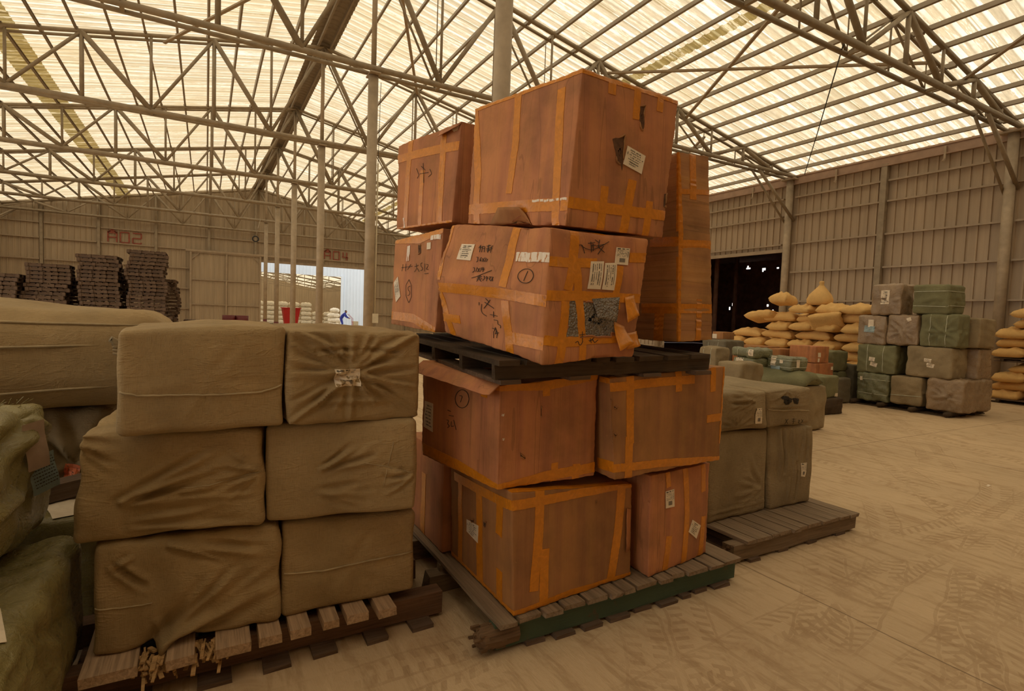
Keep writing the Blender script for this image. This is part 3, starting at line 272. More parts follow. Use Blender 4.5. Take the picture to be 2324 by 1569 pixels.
# floor with tyre tracks pressed into the dust
def floor_mat():
    n = NT('dusty_concrete_floor'); c = (.58,.43,.27)
    sep = n.n('ShaderNodeSeparateXYZ'); n.l(n.tc.outputs['Object'], sep.inputs[0]); X, Y = sep.outputs[0], sep.outputs[1]
    n1 = n.noise(.6, 6, .6); n2 = n.noise(3.5, 7, .68, dist=.6); n3 = n.noise(1, 6, .65, n.co((14,2.0,1), (0,0,math.radians(62)))); n4 = n.noise(40, 3, .6)
    n5 = n.noise(1, 5, .7, n.co((26,6,1), (0,0,math.radians(-28))))
    warp = n.m_('MULTIPLY', n.m_('SUBTRACT', n.noise(2.2, 3), .5), .10)
    tot = None
    # (x, y, heading deg, half width, lug pitch, bend radius or 0, lug slant)
    T = [(2.2,1.62,4,.10,.075,0,.9),(2.9,1.50,12,.10,.075,6,-.9),(3.6,1.25,20,.11,.08,-7,.9),(1.75,1.72,52,.10,.07,3,.0),(1.95,1.55,58,.10,.07,-4,.3),
         (3.4,1.9,32,.11,.08,8,.8),(4.4,2.0,-8,.12,.09,5,-.8),(5.2,1.7,14,.12,.09,-9,.8),(6.0,2.6,70,.13,.1,10,.6),(5.0,3.6,64,.13,.1,-12,-.6),(7.2,3.4,40,.14,.1,0,.7),
         (.55,2.22,0,.07,.07,0,.2),(.7,1.95,6,.08,.07,9,-.5),(8.5,2.2,60,.14,.1,0,.6),(9.5,4.2,35,.14,.1,15,.6),(3.0,1.15,6,.09,.07,0,.5)]
    for (px, py, ad, hw, pit, rad, sl) in T:
        a = math.radians(ad); dx, dy = n.m_('SUBTRACT', X, px), n.m_('SUBTRACT', Y, py)
        s_ = n.m_('ADD', n.m_('MULTIPLY', dx, math.cos(a)), n.m_('MULTIPLY', dy, math.sin(a)))
        t_ = n.m_('ADD', n.m_('MULTIPLY', dx, -math.sin(a)), n.m_('MULTIPLY', dy, math.cos(a)))
        if rad: t_ = n.m_('SUBTRACT', t_, n.m_('MULTIPLY', n.m_('MULTIPLY', s_, s_), .5/rad))
        t_ = n.m_('ADD', t_, warp); at = n.m_('ABSOLUTE', t_)
        fr = n.m_('FRACT', n.m_('ADD', n.m_('DIVIDE', s_, pit), n.m_('MULTIPLY', at, sl/pit)))
        lug = n.m_('MULTIPLY', n.m_('LESS_THAN', fr, .42), n.m_('MULTIPLY', n.m_('LESS_THAN', at, hw), n.m_('GREATER_THAN', at, hw*.28)))
        rim = n.m_('MULTIPLY', n.m_('LESS_THAN', n.m_('ABSOLUTE', n.m_('SUBTRACT', at, hw*1.12)), .008), .8)
        e = n.m_('MULTIPLY', n.m_('ADD', lug, rim), n.m_('LESS_THAN', n.m_('ABSOLUTE', s_), 2.6))
        tot = e if tot is None else n.m_('MAXIMUM', tot, e)
    mask = n.ramp(n.noise(1.7, 5, .65), [(.40, (0,0,0,1)), (.56, (1,1,1,1))])
    tr = n.m_('MULTIPLY', tot, n.m_('ADD', n.m_('MULTIPLY', mask, .75), .12))
    col = n.ramp(n1, [(.3, g(c, .86)), (.7, g(c, 1.1))])
    col = n.mix(n.m_('MULTIPLY', n.ramp(n3, [(.5, (0,0,0,1)), (.62, (1,1,1,1))]), .5), col, g((.36,.24,.13)))
    col = n.mix(n.m_('MULTIPLY', n.ramp(n5, [(.56, (0,0,0,1)), (.7, (1,1,1,1))]), .45), col, g((.70,.54,.36)))
    col = n.mix(n.m_('MULTIPLY', n.ramp(n2, [(.52, (0,0,0,1)), (.66, (1,1,1,1))]), .42), col, g((.36,.23,.125)))
    col = n.mix(n.m_('MULTIPLY', tr, .46), col, g((.30,.19,.10)))
    # slab joints
    def joint(v, at_, wd=.006): return n.m_('LESS_THAN', n.m_('ABSOLUTE', n.m_('SUBTRACT', n.m_('ADD', v, n.m_('MULTIPLY', warp, .25)), at_)), wd)
    j = n.m_('MAXIMUM', joint(X, 3.03, .005), n.m_('MAXIMUM', joint(Y, 3.97), joint(X, 8.1, .008)))
    col = n.mix(n.m_('MULTIPLY', j, .6), col, (.10,.065,.035,1))
    h = n.m_('ADD', n.m_('MULTIPLY', n2, .5), n.m_('ADD', n.m_('MULTIPLY', n3, .5), n.m_('MULTIPLY', n4, .15)))
    h = n.m_('SUBTRACT', h, n.m_('MULTIPLY', tr, .45))
    return n.fin(col, .9, n.bump(h, .55, .03), spec=.2)
MATS['floor'] = floor_mat()
o = struct(rawobj('floor', [(-12,-9.5,0),(18,-9.5,0),(18,YB,0),(-12,YB,0)], [(0,1,2,3)], 'floor'))
# roof sheets: profiled, ribs running down the slope
def roof(name, x0, x1, y0, y1, m, dz=0, pitch=.25, xs=None):
    prof = [(0,0),(.10,0),(.125,.028),(.20,.028),(.225,0)]; vs = []; fs = []; ys = []
    k = int((y1-y0)/pitch)
    for i in range(k+1):
        for a, h in prof: ys.append((y0+i*pitch+a*pitch/.25, h))
    cols = xs or [x0, x1]; nc = len(cols)
    for y, h in ys:
        for x in cols: vs.append((x, y, zroof(x)+h+dz))
    for i in range(len(ys)-1):
        for c in range(nc-1): fs.append((i*nc+c, i*nc+c+1, (i+1)*nc+c+1, (i+1)*nc+c))
    return rawobj(name, vs, fs, m)
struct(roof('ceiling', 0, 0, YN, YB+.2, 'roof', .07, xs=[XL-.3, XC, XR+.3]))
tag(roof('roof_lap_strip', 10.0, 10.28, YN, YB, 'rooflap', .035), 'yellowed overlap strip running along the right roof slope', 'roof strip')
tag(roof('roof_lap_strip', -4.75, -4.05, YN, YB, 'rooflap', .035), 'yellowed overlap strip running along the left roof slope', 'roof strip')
# profiled wall panel along a direction
def wallpanel(name, p0, p1, zb, zt, m, inward, pitch=.25, holes=None):
    p0 = Vector((p0[0],p0[1],0)); p1 = Vector((p1[0],p1[1],0)); L = (p1-p0).length; d = (p1-p0)/L; nn = Vector(inward)
    prof = [(0,0),(.20,0),(.206,.045),(.244,.045)]; k = int(L/pitch)+1; vs = []; fs = []
    ts = []
    for i in range(k):
        for a, h in prof:
            t = i*pitch+a*pitch/.25
            if t <= L: ts.append((t, h))
    ts.append((L, 0))
    for t, h in ts:
        p = p0+d*t+nn*h; z0 = zb(p) if callable(zb) else zb; z1 = zt(p) if callable(zt) else zt
        vs += [(p.x,p.y,z0),(p.x,p.y,z1)]
    for i in range(len(ts)-1): fs.append((2*i, 2*i+2, 2*i+3, 2*i+1))
    return struct(rawobj(name, vs, fs, m))
top = lambda p: zroof(p.x)+.07
wallpanel('wall_back', (XL,YB), (3.2,YB), 0, top, 'sheet', (0,-1,0), .27)
wallpanel('wall_back', (3.2,YB), (10.75,YB), 4.68, top, 'sheet', (0,-1,0), .27)
wallpanel('wall_back', (10.75,YB), (XR,YB), 0, top, 'sheet', (0,-1,0), .27)
DY0, DY1, DZ = 11.95, 17.4, 4.12
wallpanel('wall_right', (XR,YN), (XR,DY0), 0, zroof(XR)+.05, 'sheetr', (-1,0,0))
wallpanel('wall_right', (XR,DY0), (XR,DY1), DZ, zroof(XR)+.05, 'sheetr', (-1,0,0))
wallpanel('wall_right', (XR,DY1), (XR,YB), 0, zroof(XR)+.05, 'sheetr', (-1,0,0))
# unseen openings added in the left side and near gable to let in daylight
wallpanel('wall_left', (XL,YN), (XL,26), 5.9, zroof(XL)+.05, 'sheet', (1,0,0))
wallpanel('wall_left', (XL,26), (XL,YB), 0, zroof(XL)+.05, 'sheet', (1,0,0))
wallpanel('wall_front', (XL,YN), (-7.5,YN), 4.0, top, 'sheet', (0,1,0))
wallpanel('wall_front', (-7.5,YN), (XR,YN), 0, top, 'sheet', (0,1,0))
yard = simple('open_yard_concrete', (.46,.37,.26,1), .9, .15, 2)
struct(rawobj('floor', [(-60,-40,-.02),(-12,-40,-.02),(-12,60,-.02),(-60,60,-.02)], [(0,1,2,3)], yard))
struct(rawobj('floor', [(-12,-40,-.02),(60,-40,-.02),(60,-9.5,-.02),(-12,-9.5,-.02)], [(0,1,2,3)], yard))
# gutter board at the eaves, wall girts, mullions
def trim(name, mb, m): return struct(mb.build(name, m))
mb = MB(); mb.span(XR-.16, XR-.05, YN, YB, 6.36, 6.60); mb.span(XR-.20, XR-.05, YN, YB, 6.60, 6.64); mb.span(XR-.21, XR-.18, YN, YB, 6.34, 6.37)
trim('trim_1', mb, 'fascia')
for i, z in enumerate((5.93,5.33,4.37,3.40,2.41,1.42,.5)):
    mb = MB(); 
    for a, b in ((YN, 5.75),(6.0, 8.70),(8.9,11.6),(12.0,DY1) if z > DZ else (DY1,17.5),(17.8,YB)): mb.span(XR-.13, XR-.03, a, b, z-.02, z+.02); mb.span(XR-.14, XR-.125, a, b, z-.03, z+.02)
    trim('trim_%d' % (2+i), mb, 'girt')
mb = MB(); mb.span(XR-.12, XR-.03, DY0, DY1, DZ-.02, DZ+.10); trim('trim_9', mb, 'girt')
for i, z in enumerate((6.0,5.12,3.9,2.6,1.3)):
    mb = MB()
    segs = [(XL,-8.4),(-8.2,-5.74),(-5.54,-2.85),(-2.65,.05),(.25,2.8),(3.0,10.7),(10.8,XR)] if z > 4.7 else [(XL,-8.4),(-8.2,-5.74),(-5.54,-2.85),(-2.65,-.95),(10.8,XR)]
    for a, b in segs: mb.span(a, b, YB-.15, YB-.04, z-.04, z+.03)
    trim('trim_%d' % (10+i), mb, 'girt')
mb = MB(); mb.span(3.0, 10.95, YB-.16, YB-.03, 4.62, 4.78); mb.span(3.1, 3.22, YB-.14, YB-.02, 0, 4.7); mb.span(10.74, 10.86, YB-.14, YB-.02, 0, 4.7); trim('trim_15', mb, 'girt')
mb = MB()
for x in (-8.3,-5.64,-2.75,.15,2.9,10.95,13.6): mb.span(x-.07, x+.07, YB-.2, YB-.04, 0 if (x < -1 or x > 10) else 4.9, zroof(x)-.05)
trim('trim_16', mb, 'steel')
mb = MB(); mb.span(XR-.2, XR-.05, 8.72, 8.88, 0, 6.4); trim('trim_17', mb, 'steel')
# sliding door leaf parked left of the back opening
dr = empty('door_1', (1.15,YB-.3,0)); dr['kind'] = 'structure'
def panel_mesh(x0, x1, y, z0, z1, pitch=.27):
    vs = []; fs = []; ts = []
    t = x0
    while t < x1:
        for a, h in ((0,0),(.2,0),(.212,.025),(.25,.025)):
            if t+a <= x1: ts.append((t+a, h))
        t += pitch
    ts.append((x1, 0))
    for t, h in ts: vs += [(t, y-h, z0), (t, y-h, z1)]
    for i in range(len(ts)-1): fs.append((2*i, 2*i+2, 2*i+3, 2*i+1))
    return vs, fs
v_, f_ = panel_mesh(-2.0, 2.05, 0, .05, 4.95); rawobj('door_panel', v_, f_, 'sheet', dr)
mb = MB(); 
for x in (-2.02,.02,2.05): mb.span(x-.05, x+.05, -.12, -.03, .05, 4.97)
for z in (.1,1.6,3.2,4.95): mb.span(-2.05, 2.08, -.1, -.03, z-.04, z+.04)
mb.bar((-1.95,-.07,4.5), (-1.55,-.07,4.9), .05); mb.bar((2.0,-.07,4.5), (1.6,-.07,4.9), .05)
mb.build('door_frame', 'girt', dr)
mb = MB(); mb.span(-2.3, 6.2, -.14, -.02, 4.98, 5.1); mb.build('door_track', 'girt', dr)
# red painted bay codes on the back wall
def bars(mb, segs, x, z, y, sc, w=.07):
    for a, b, c, d in segs: mb.bar((x+a*sc, y, z+b*sc), (x+c*sc, y, z+d*sc), w, .02, up=Vector((0,1,0)))
GL = {'A': [(0,0,0,1),(.7,0,.7,1),(0,.45,.7,.45),(0,.92,.35,1.2),(.7,.92,.35,1.2),(0,.88,.7,.88),(.1,1,.6,1)], '0': [(0,0,0,1),(.7,0,.7,1),(0,0,.7,0),(0,1,.7,1)],
      '2': [(0,1,.7,1),(.7,1,.7,.5),(.7,.5,0,.5),(0,.5,0,0),(0,0,.7,0),(.7,0,.7,.12)], '4': [(.1,1,.1,.42),(.0,.42,.75,.36),(.55,1,.55,0)]}
for word, x0, lab in (('A02', -5.2, 'red painted code A02 on the back wall above the pallet stacks'), ('A04', 7.42, 'red painted code A04 on the back wall above the open doorway')):
    t = empty('painted_wall_code', (x0, YB-.075, 5.2)); tag(t, lab, 'painted sign')
    for i, ch in enumerate(word):
        mb = MB(); bars(mb, GL[ch], i*.62, 0, 0, .62 if word == 'A02' else .58, .075); mb.build('painted_character', 'redletter', t)
# ================================================================ FRAMES
PNL = (XR-XC)/5
def truss(y, label):
    t = empty('roof_truss', (XC, y, 6.6)); tag(t, label, 'roof truss', 'roof trusses across the hall')
    def P(x, z, s): return (x-XC, s, z-6.6)
    def one(nm, a, b_, r, n=7): mb = MB(); mb.tube([a, b_], r, n); mb.build(nm, 'steel', t, True)
    for s, r in ((-.15,.064),(.15,.046)):
        one('bottom_chord', P(XL+.2,6.6,s), P(XR-.2,6.6,s), r, 8)
        mb = MB(); mb.tube([P(XL+.15,zroof(XL+.15)-.13,s), P(XC,ZR-.16,s), P(XR-.15,zroof(XR-.15)-.13,s)], r*.85, 8); mb.build('top_chord', 'steel', t, True)
    for sd in (-1, 1):
        for k in range(0, 5):
            xt = XC+sd*PNL*k; xb = XC+sd*PNL*(k+.5); xn = XC+sd*PNL*(k+1); fz = 1.0 if sd > 0 else 1.12
            for s, r in ((-.15,.062*fz),(.15,.026)):
                if s > 0 and sd < 0: continue
                one('diagonal_web' if sd > 0 else 'slender_diagonal_web', P(xt, zroof(xt)-.16, s), P(xb, 6.62, s), r*(1 if sd > 0 else .62))
                if k < 4: one('slender_diagonal_web' if sd > 0 else 'diagonal_web', P(xn, zroof(xn)-.16, s), P(xb, 6.62, s), r*(.8 if sd > 0 else 1))
                if k: one('vertical_web', P(xt, zroof(xt)-.16, s), P(xt, 6.62, s), r*.72, 6)
                one('vertical_web', P(xb, zroof(xb)-.16, s), P(xb, 6.62, s), r*.5, 6)
            if sd > 0 or k % 2: mb = MB(); mb.bar(P(xb,6.6,-.15), P(xb,6.6,.15), .06); mb.build('spacer', 'steel', t)
            mb = MB(); mb.bar(P(xt,zroof(xt)-.16,-.15), P(xt,zroof(xt)-.16,.15), .05); mb.build('spacer', 'steel', t)
    for sd, xe in ((1, XR-.1), (-1, XL+.1)):
        for s in (-.12, .12):
            mb = MB(); mb.tube([P(xe, 5.15 if s < 0 else 5.0, s), P(xe-sd*1.95, 6.56, s)], .05 if s < 0 else .035, 8); mb.build('knee_brace', 'steel', t, True)
    return t
names = ['', 'nearest roof truss, crossing the top right corner', 'second roof truss from the camera, passing behind the big top carton', 'third roof truss from the camera, its long top chord at upper left',
         'fourth roof truss from the camera, left of the tall cartons', 'fifth roof truss from the camera, in the middle distance', 'sixth roof truss, the last but one before the back wall', 'farthest roof truss, set against the back wall']
for k in range(1, 8): truss(BAY*k if k < 7 else YB-.45, names[k])
# columns under the ridge
cn = ['', 'thick round steel column rising directly behind the big top carton', 'round steel column left of the orange carton stack, a pale conduit down its side', 'third column of the ridge row, left of the one with the conduit', 'fourth column of the ridge row, in front of the red hopper',
      'fifth column of the ridge row, second slimmest in view', 'slimmest and farthest column of the ridge row']
for k in range(1, 7):
    y = BAY*k; t = empty('steel_column', (XC, y, 0)); tag(t, cn[k], 'column', 'columns under the roof ridge')
    mb = MB(); mb.tube([(0,0,0),(0,0,6.5)], .105, 20); mb.build('shaft', 'steelcol', t, True)
    mb = MB(); mb.box((0,0,.01), (.36,.36,.02)); mb.build('base_plate', 'steelcol', t)
    mb = MB(); mb.box((0,0,6.52), (.22,.40,.03)); mb.build('cap_plate', 'steelcol', t)
    mb = MB(); mb.tube([(0,0,6.5),(0,0,9.35)], .055, 12); mb.build('upper_post', 'steelcol', t, True)
    if k >= 4:
        mb = MB(); mb.tube([(0,0,.02),(0,0,.85)], .109, 20); mb.build('red_painted_foot', 'maroon', t, True)
t = empty('cable_conduit', (XC+.13, BAY*2-.03, 1.3)); tag(t, 'pale vertical conduit with a small switch box beside the round column', 'conduit')
mb = MB(); mb.tube([(0,0,.15),(0,0,3.4)], .018, 8); mb.build('conduit_pipe', 'cream', t, True)
mb = MB(); mb.box((0,-.02,.1), (.13,.08,.2)); mb.build('switch_box', 'cream', t)
mb = MB(); mb.tube([(0,0,3.4),(.03,.02,5.1)], .006, 6); mb.build('cable', 'blackm', t)
wn = ['', 'round wall column at the far right edge under the nearest truss', 'round wall column right of the dark doorway', 'wall column on the far side of the dark doorway', 'wall column hidden in the far right corner region', 'wall column near the far right corner', 'farthest wall column of the right side']
for k in range(1, 7):
    for xe, sd in ((XR-.22, 1), (XL+.22, -1)):
        if sd < 0 and k > 1 and k % 2: continue
        y = BAY*k; t = empty('wall_column', (xe, y, 0)); tag(t, wn[k] if sd > 0 else 'wall column on the left side wall, bay %s' % ['','one','two','three','four','five','six'][k], 'column', 'columns along the side walls')
        mb = MB(); mb.tube([(0,0,0),(0,0,6.5)], .115, 18); mb.build('shaft', 'steelcol', t, True)
        mb = MB(); mb.box((0,0,6.52), (.34,.5,.05)); mb.build('cap_plate', 'steelcol', t)
        mb = MB(); mb.box((0,0,.01), (.4,.4,.02)); mb.build('base_plate', 'steelcol', t)
# purlins
nord = ['first','second','third','fourth','fifth','sixth','seventh','eighth','ninth','tenth','eleventh','twelfth','thirteenth','fourteenth','fifteenth','sixteenth','seventeenth','eighteenth','nineteenth','twentieth']
for sd in (1, -1):
    for k in range(1, 20):
        x = XC+sd*(.18+.715*k)
        if abs(x-XC) > 14.3: break
        z = zroof(x)-.03; mb = MB(); yl = YB-YN
        for zz, w_, h_ in ((0,.05,.006),(-.1,.05,.006),(-.05,.006,.10)):
            mb.box((0 if h_ < .05 else -.022, yl/2, zz), (w_, yl, h_))
        for j in range(9):
            yy = BAY*j-YN
            if yy < yl: mb.box((0,yy,-.05), (.08,.14,.14))
        o = mb.build('purlin', 'purlin'); o.location = (x, YN, z); o.rotation_euler = (0, math.atan(SL)*sd, 0)
        tag(o, '%s roof purlin from the ridge on the %s slope' % (nord[k-1], 'right' if sd > 0 else 'left'), 'purlin', 'purlins under the roof sheets')
# ridge beam: box girder with folded ridge cap
t = empty('ridge_beam', (XC, YN, 0)); tag(t, 'dark beam with a folded cap running along the roof ridge', 'beam'); yl = YB-YN
mb = MB()
for s in (-1, 1): mb.bar((s*.17,0,ZR-.13), (s*.17,yl,ZR-.13), .05, .10)
mb.build('ridge_rail', 'purlin', t)
vs = []; fs = []
for i in range(int(yl/.25)+1):
    for a, h in ((0,0),(.1,0),(.125,.03),(.22,.03)):
        for x in (-.34,0,.34): vs.append((x, i*.25+a, ZR+.03-abs(x)*.2+h*.8-.02))
nr = len(vs)//3
for i in range(nr-1):
    for c in range(2): fs.append((i*3+c, i*3+c+1, i*3+c+4, i*3+c+3))
rawobj('ridge_cap', vs, fs, 'purlin', t)
# flat wind braces below the right slope, hanging cable
def brace(a, b, lab):
    mb = MB(); c = (Vector(a)+Vector(b))/2; mb.bar(Vector(a)-c, Vector(b)-c, .075, .045); o = mb.build('wind_brace', 'girt'); o.location = c; tag(o, lab, 'brace', 'flat wind braces under the right roof slope')
brace((9.0,11.7,zroof(9.0)-.35), (13.2,5.95,zroof(13.2)-.35), 'flat wind brace crossing below the right slope, the lower of the crossed pair')
brace((12.1,11.7,zroof(12.1)-.3), (9.3,5.95,zroof(9.3)-.3), 'flat wind brace crossing below the right slope, the steeper of the crossed pair')
brace((14.2,5.8,zroof(14.2)-.35), (10.4,0.1,zroof(10.4)-.35), 'flat wind brace leaving the top right corner of the hall')
brace((15.9,17.5,zroof(15.9)-.3), (13.2,11.9,zroof(13.2)-.3), 'short flat wind brace low on the right slope beyond the second truss')
brace((-1.0,17.5,zroof(-1)-.3), (2.6,11.8,zroof(2.6)-.4), 'flat wind brace near the ridge left of the columns')
brace((6.0,17.5,zroof(6)-.3), (3.5,11.8,zroof(3.5)-.4), 'flat wind brace near the ridge right of the columns')
a_ = Vector((9.9,5.87,6.62)); b_ = Vector((17.35,11.3,6.62)); mb = MB(); mb.tube([a_-a_, (a_+b_)/2-a_-Vector((0,0,.06)), b_-a_], .012, 6)
o = mb.build('hanging_cable', 'blackm'); o.location = a_; tag(o, 'thin dark cable slanting below the right roof slope to the eaves', 'cable')
for j, (y, lb) in enumerate(((7.3,'first left of the far right column'),(10.2,'nearest the wall column right of the doorway'),(13.2,'above the dark doorway'),(16.2,'farthest, above the left part of the doorway'))):
    mb = MB(); mb.bar((0,0,.17), (0,0,-.2), .05, .05); mb.bar((0,0,-.18), (-.05,.03,-.24), .05, .05); o = mb.build('gutter_bracket', 'girt'); o.location = (XR-.2, y, 6.38)
    tag(o, 'small bracket under the right eaves board, '+lb, 'bracket', 'gutter brackets on the right wall')
# ring fitting on the ridge row
t = empty('ring_fitting', (2.42, 34.2, 5.4)); tag(t, 'small black ring hanging beside the far ridge columns', 'ring'); mb = MB()
pts = [(.15*math.cos(2*math.pi*k/20), 0, .15*math.sin(2*math.pi*k/20)) for k in range(21)]; mb.tube(pts, .035, 8, False); mb.build('ring', 'blackm', t, True)
mb = MB(); mb.tube([(.02,0,.15),(.12,0,.6),(.3,.8,1.22)], .02, 6); mb.build('hanger', 'steel', t)
# ================================================================ DARK ROOM BEYOND THE RIGHT WALL
mb = MB()
def quad(mb, a, b, c, d): mb.add([a,b,c,d], [(0,1,2,3)])
xa, xb, ya, yb2 = XR+.05, XR+16, 9.0, 30.0
o = struct(rawobj('floor', [(xa-.1,ya,-.002),(xb,ya,-.002),(xb,yb2,-.002),(xa-.1,yb2,-.002)], [(0,1,2,3)], 'darkroom'))
struct(rawobj('ceiling', [(xa,ya,6.0),(xb,ya,6.0),(xb,yb2,6.0),(xa,yb2,6.0)], [(3,2,1,0)], 'darkroom'))
struct(rawobj('wall_near', [(xa,ya,0),(xb,ya,0),(xb,ya,6),(xa,ya,6)], [(0,1,2,3)], 'darkroom'))
struct(rawobj('wall_far', [(xa,yb2,0),(xb,yb2,0),(xb,yb2,6),(xa,yb2,6)], [(3,2,1,0)], 'darkroom'))
# its end wall has small broken holes that let the daylight in
holes = [(25.4,5.5,.34,.10),(25.55,5.6,.12,.14),(24.2,5.35,.26,.16),(24.35,5.25,.10,.10),(23.2,5.4,.16,.10),(26.6,2.9,.16,.2),(26.9,2.6,.12,.22),(23.8,2.85,.14,.16),(23.4,2.5,.10,.14),(26.45,2.75,.1,.1)]
ysx = sorted(set([ya,yb2]+[h[0] for h in holes]+[h[0]+h[2] for h in holes])); zsx = sorted(set([0,6]+[h[1] for h in holes]+[h[1]+h[3] for h in holes]))
vs = [(xb,y,z) for z in zsx for y in ysx]; fs = []; ny = len(ysx)
for i in range(len(zsx)-1):
    for j in range(ny-1):
        cy, cz = (ysx[j]+ysx[j+1])/2, (zsx[i]+zsx[i+1])/2
        if any(h[0] < cy < h[0]+h[2] and h[1] < cz < h[1]+h[3] for h in holes): continue
        fs.append((i*ny+j, i*ny+j+1, (i+1)*ny+j+1, (i+1)*ny+j))
struct(rawobj('wall_end', vs, fs, 'darkroom'))
for x, y in ((XR+5,19),(XR+9,21)):
    mb = MB(); mb.tube([(0,0,0),(0,0,6)], .12, 10); o = mb.build('inner_column', 'darkroom', None, True); o.location = (x,y,0); tag(o, 'dark column inside the unlit room, %s' % ('left one' if x < XR+6 else 'right one'), 'column')
# ================================================================ YARD AND SECOND HALL BEYOND THE BACK DOOR
struct(rawobj('floor', [(-20,YB,-.01),(30,YB,-.01),(30,84,-.01),(-20,84,-.01)], [(0,1,2,3)], simple('pale_yard_concrete', (.42,.35,.26,1), .9, .15, 2)))
def facade(x0, x1, z0, z1, y=52.0):
    v_, f_ = panel_mesh(x0, x1, y, z0, z1, .3); struct(rawobj('wall_opposite', v_, f_, 'bluewhite'))
facade(-14, 3.2, 0, 9); facade(3.2, 11.0, 4.62, 9); facade(11.0, 26, 0, 9)
mb = MB(); mb.span(10.9, 11.15, 51.85, 51.98, 0, 4.7); trim('trim_18', mb, 'bluewhite')
Y2 = 80.0
def z2(x):
    d = (x-13.4) % 24.0; d = min(d, 24.0-d); return 4.35+.2*d
def roof2():
    vs = []; fs = []; xs_ = (-10.6,1.4,13.4,25.4)
    for i in range(int((Y2-52)/.25)+1):
        for a, h in ((0,0),(.12,.03)):
            for x in xs_: vs.append((x, 52.05+i*.25+a, z2(x)+h))
    n_ = len(vs)//4
    for i in range(n_-1):
        for c in range(3): fs.append((i*4+c, i*4+c+1, i*4+c+5, i*4+c+4))
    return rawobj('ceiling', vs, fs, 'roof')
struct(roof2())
wallpanel('wall_far', (-10,Y2), (25,Y2), 0, lambda p: z2(p.x), 'sheet', (0,-1,0), .3); wallpanel('wall_side', (25,52.1), (25,Y2), 0, 6.6, 'sheet', (-1,0,0), .3); wallpanel('wall_side', (-10,52.1), (-10,Y2), 0, 6.7, 'sheet', (1,0,0), .3)
for k in range(5):
    y = 55+k*5; t = empty('roof_truss', (13.4,y,4.35)); tag(t, 'roof truss in the hall seen through the back doorway, %s from its opening' % nord[k], 'roof truss', 'roof trusses in the hall across the yard')
    mb = MB()
    for sd in (-1,1):
        mb.bar((0,0,-.1), (sd*12,0,2.25), .12); mb.bar((0,0,-.5), (sd*12,0,.9), .10)
        for j in range(1, 8): mb.bar((sd*j*1.5,0,.2*j*1.5-.1), (sd*j*1.5,0,-.5+.117*j*1.5), .06); mb.bar((sd*(j-1)*1.5,0,.2*(j-1)*1.5-.1), (sd*j*1.5,0,-.5+.117*j*1.5), .06)
    mb.build('truss_frame', 'steel', t)
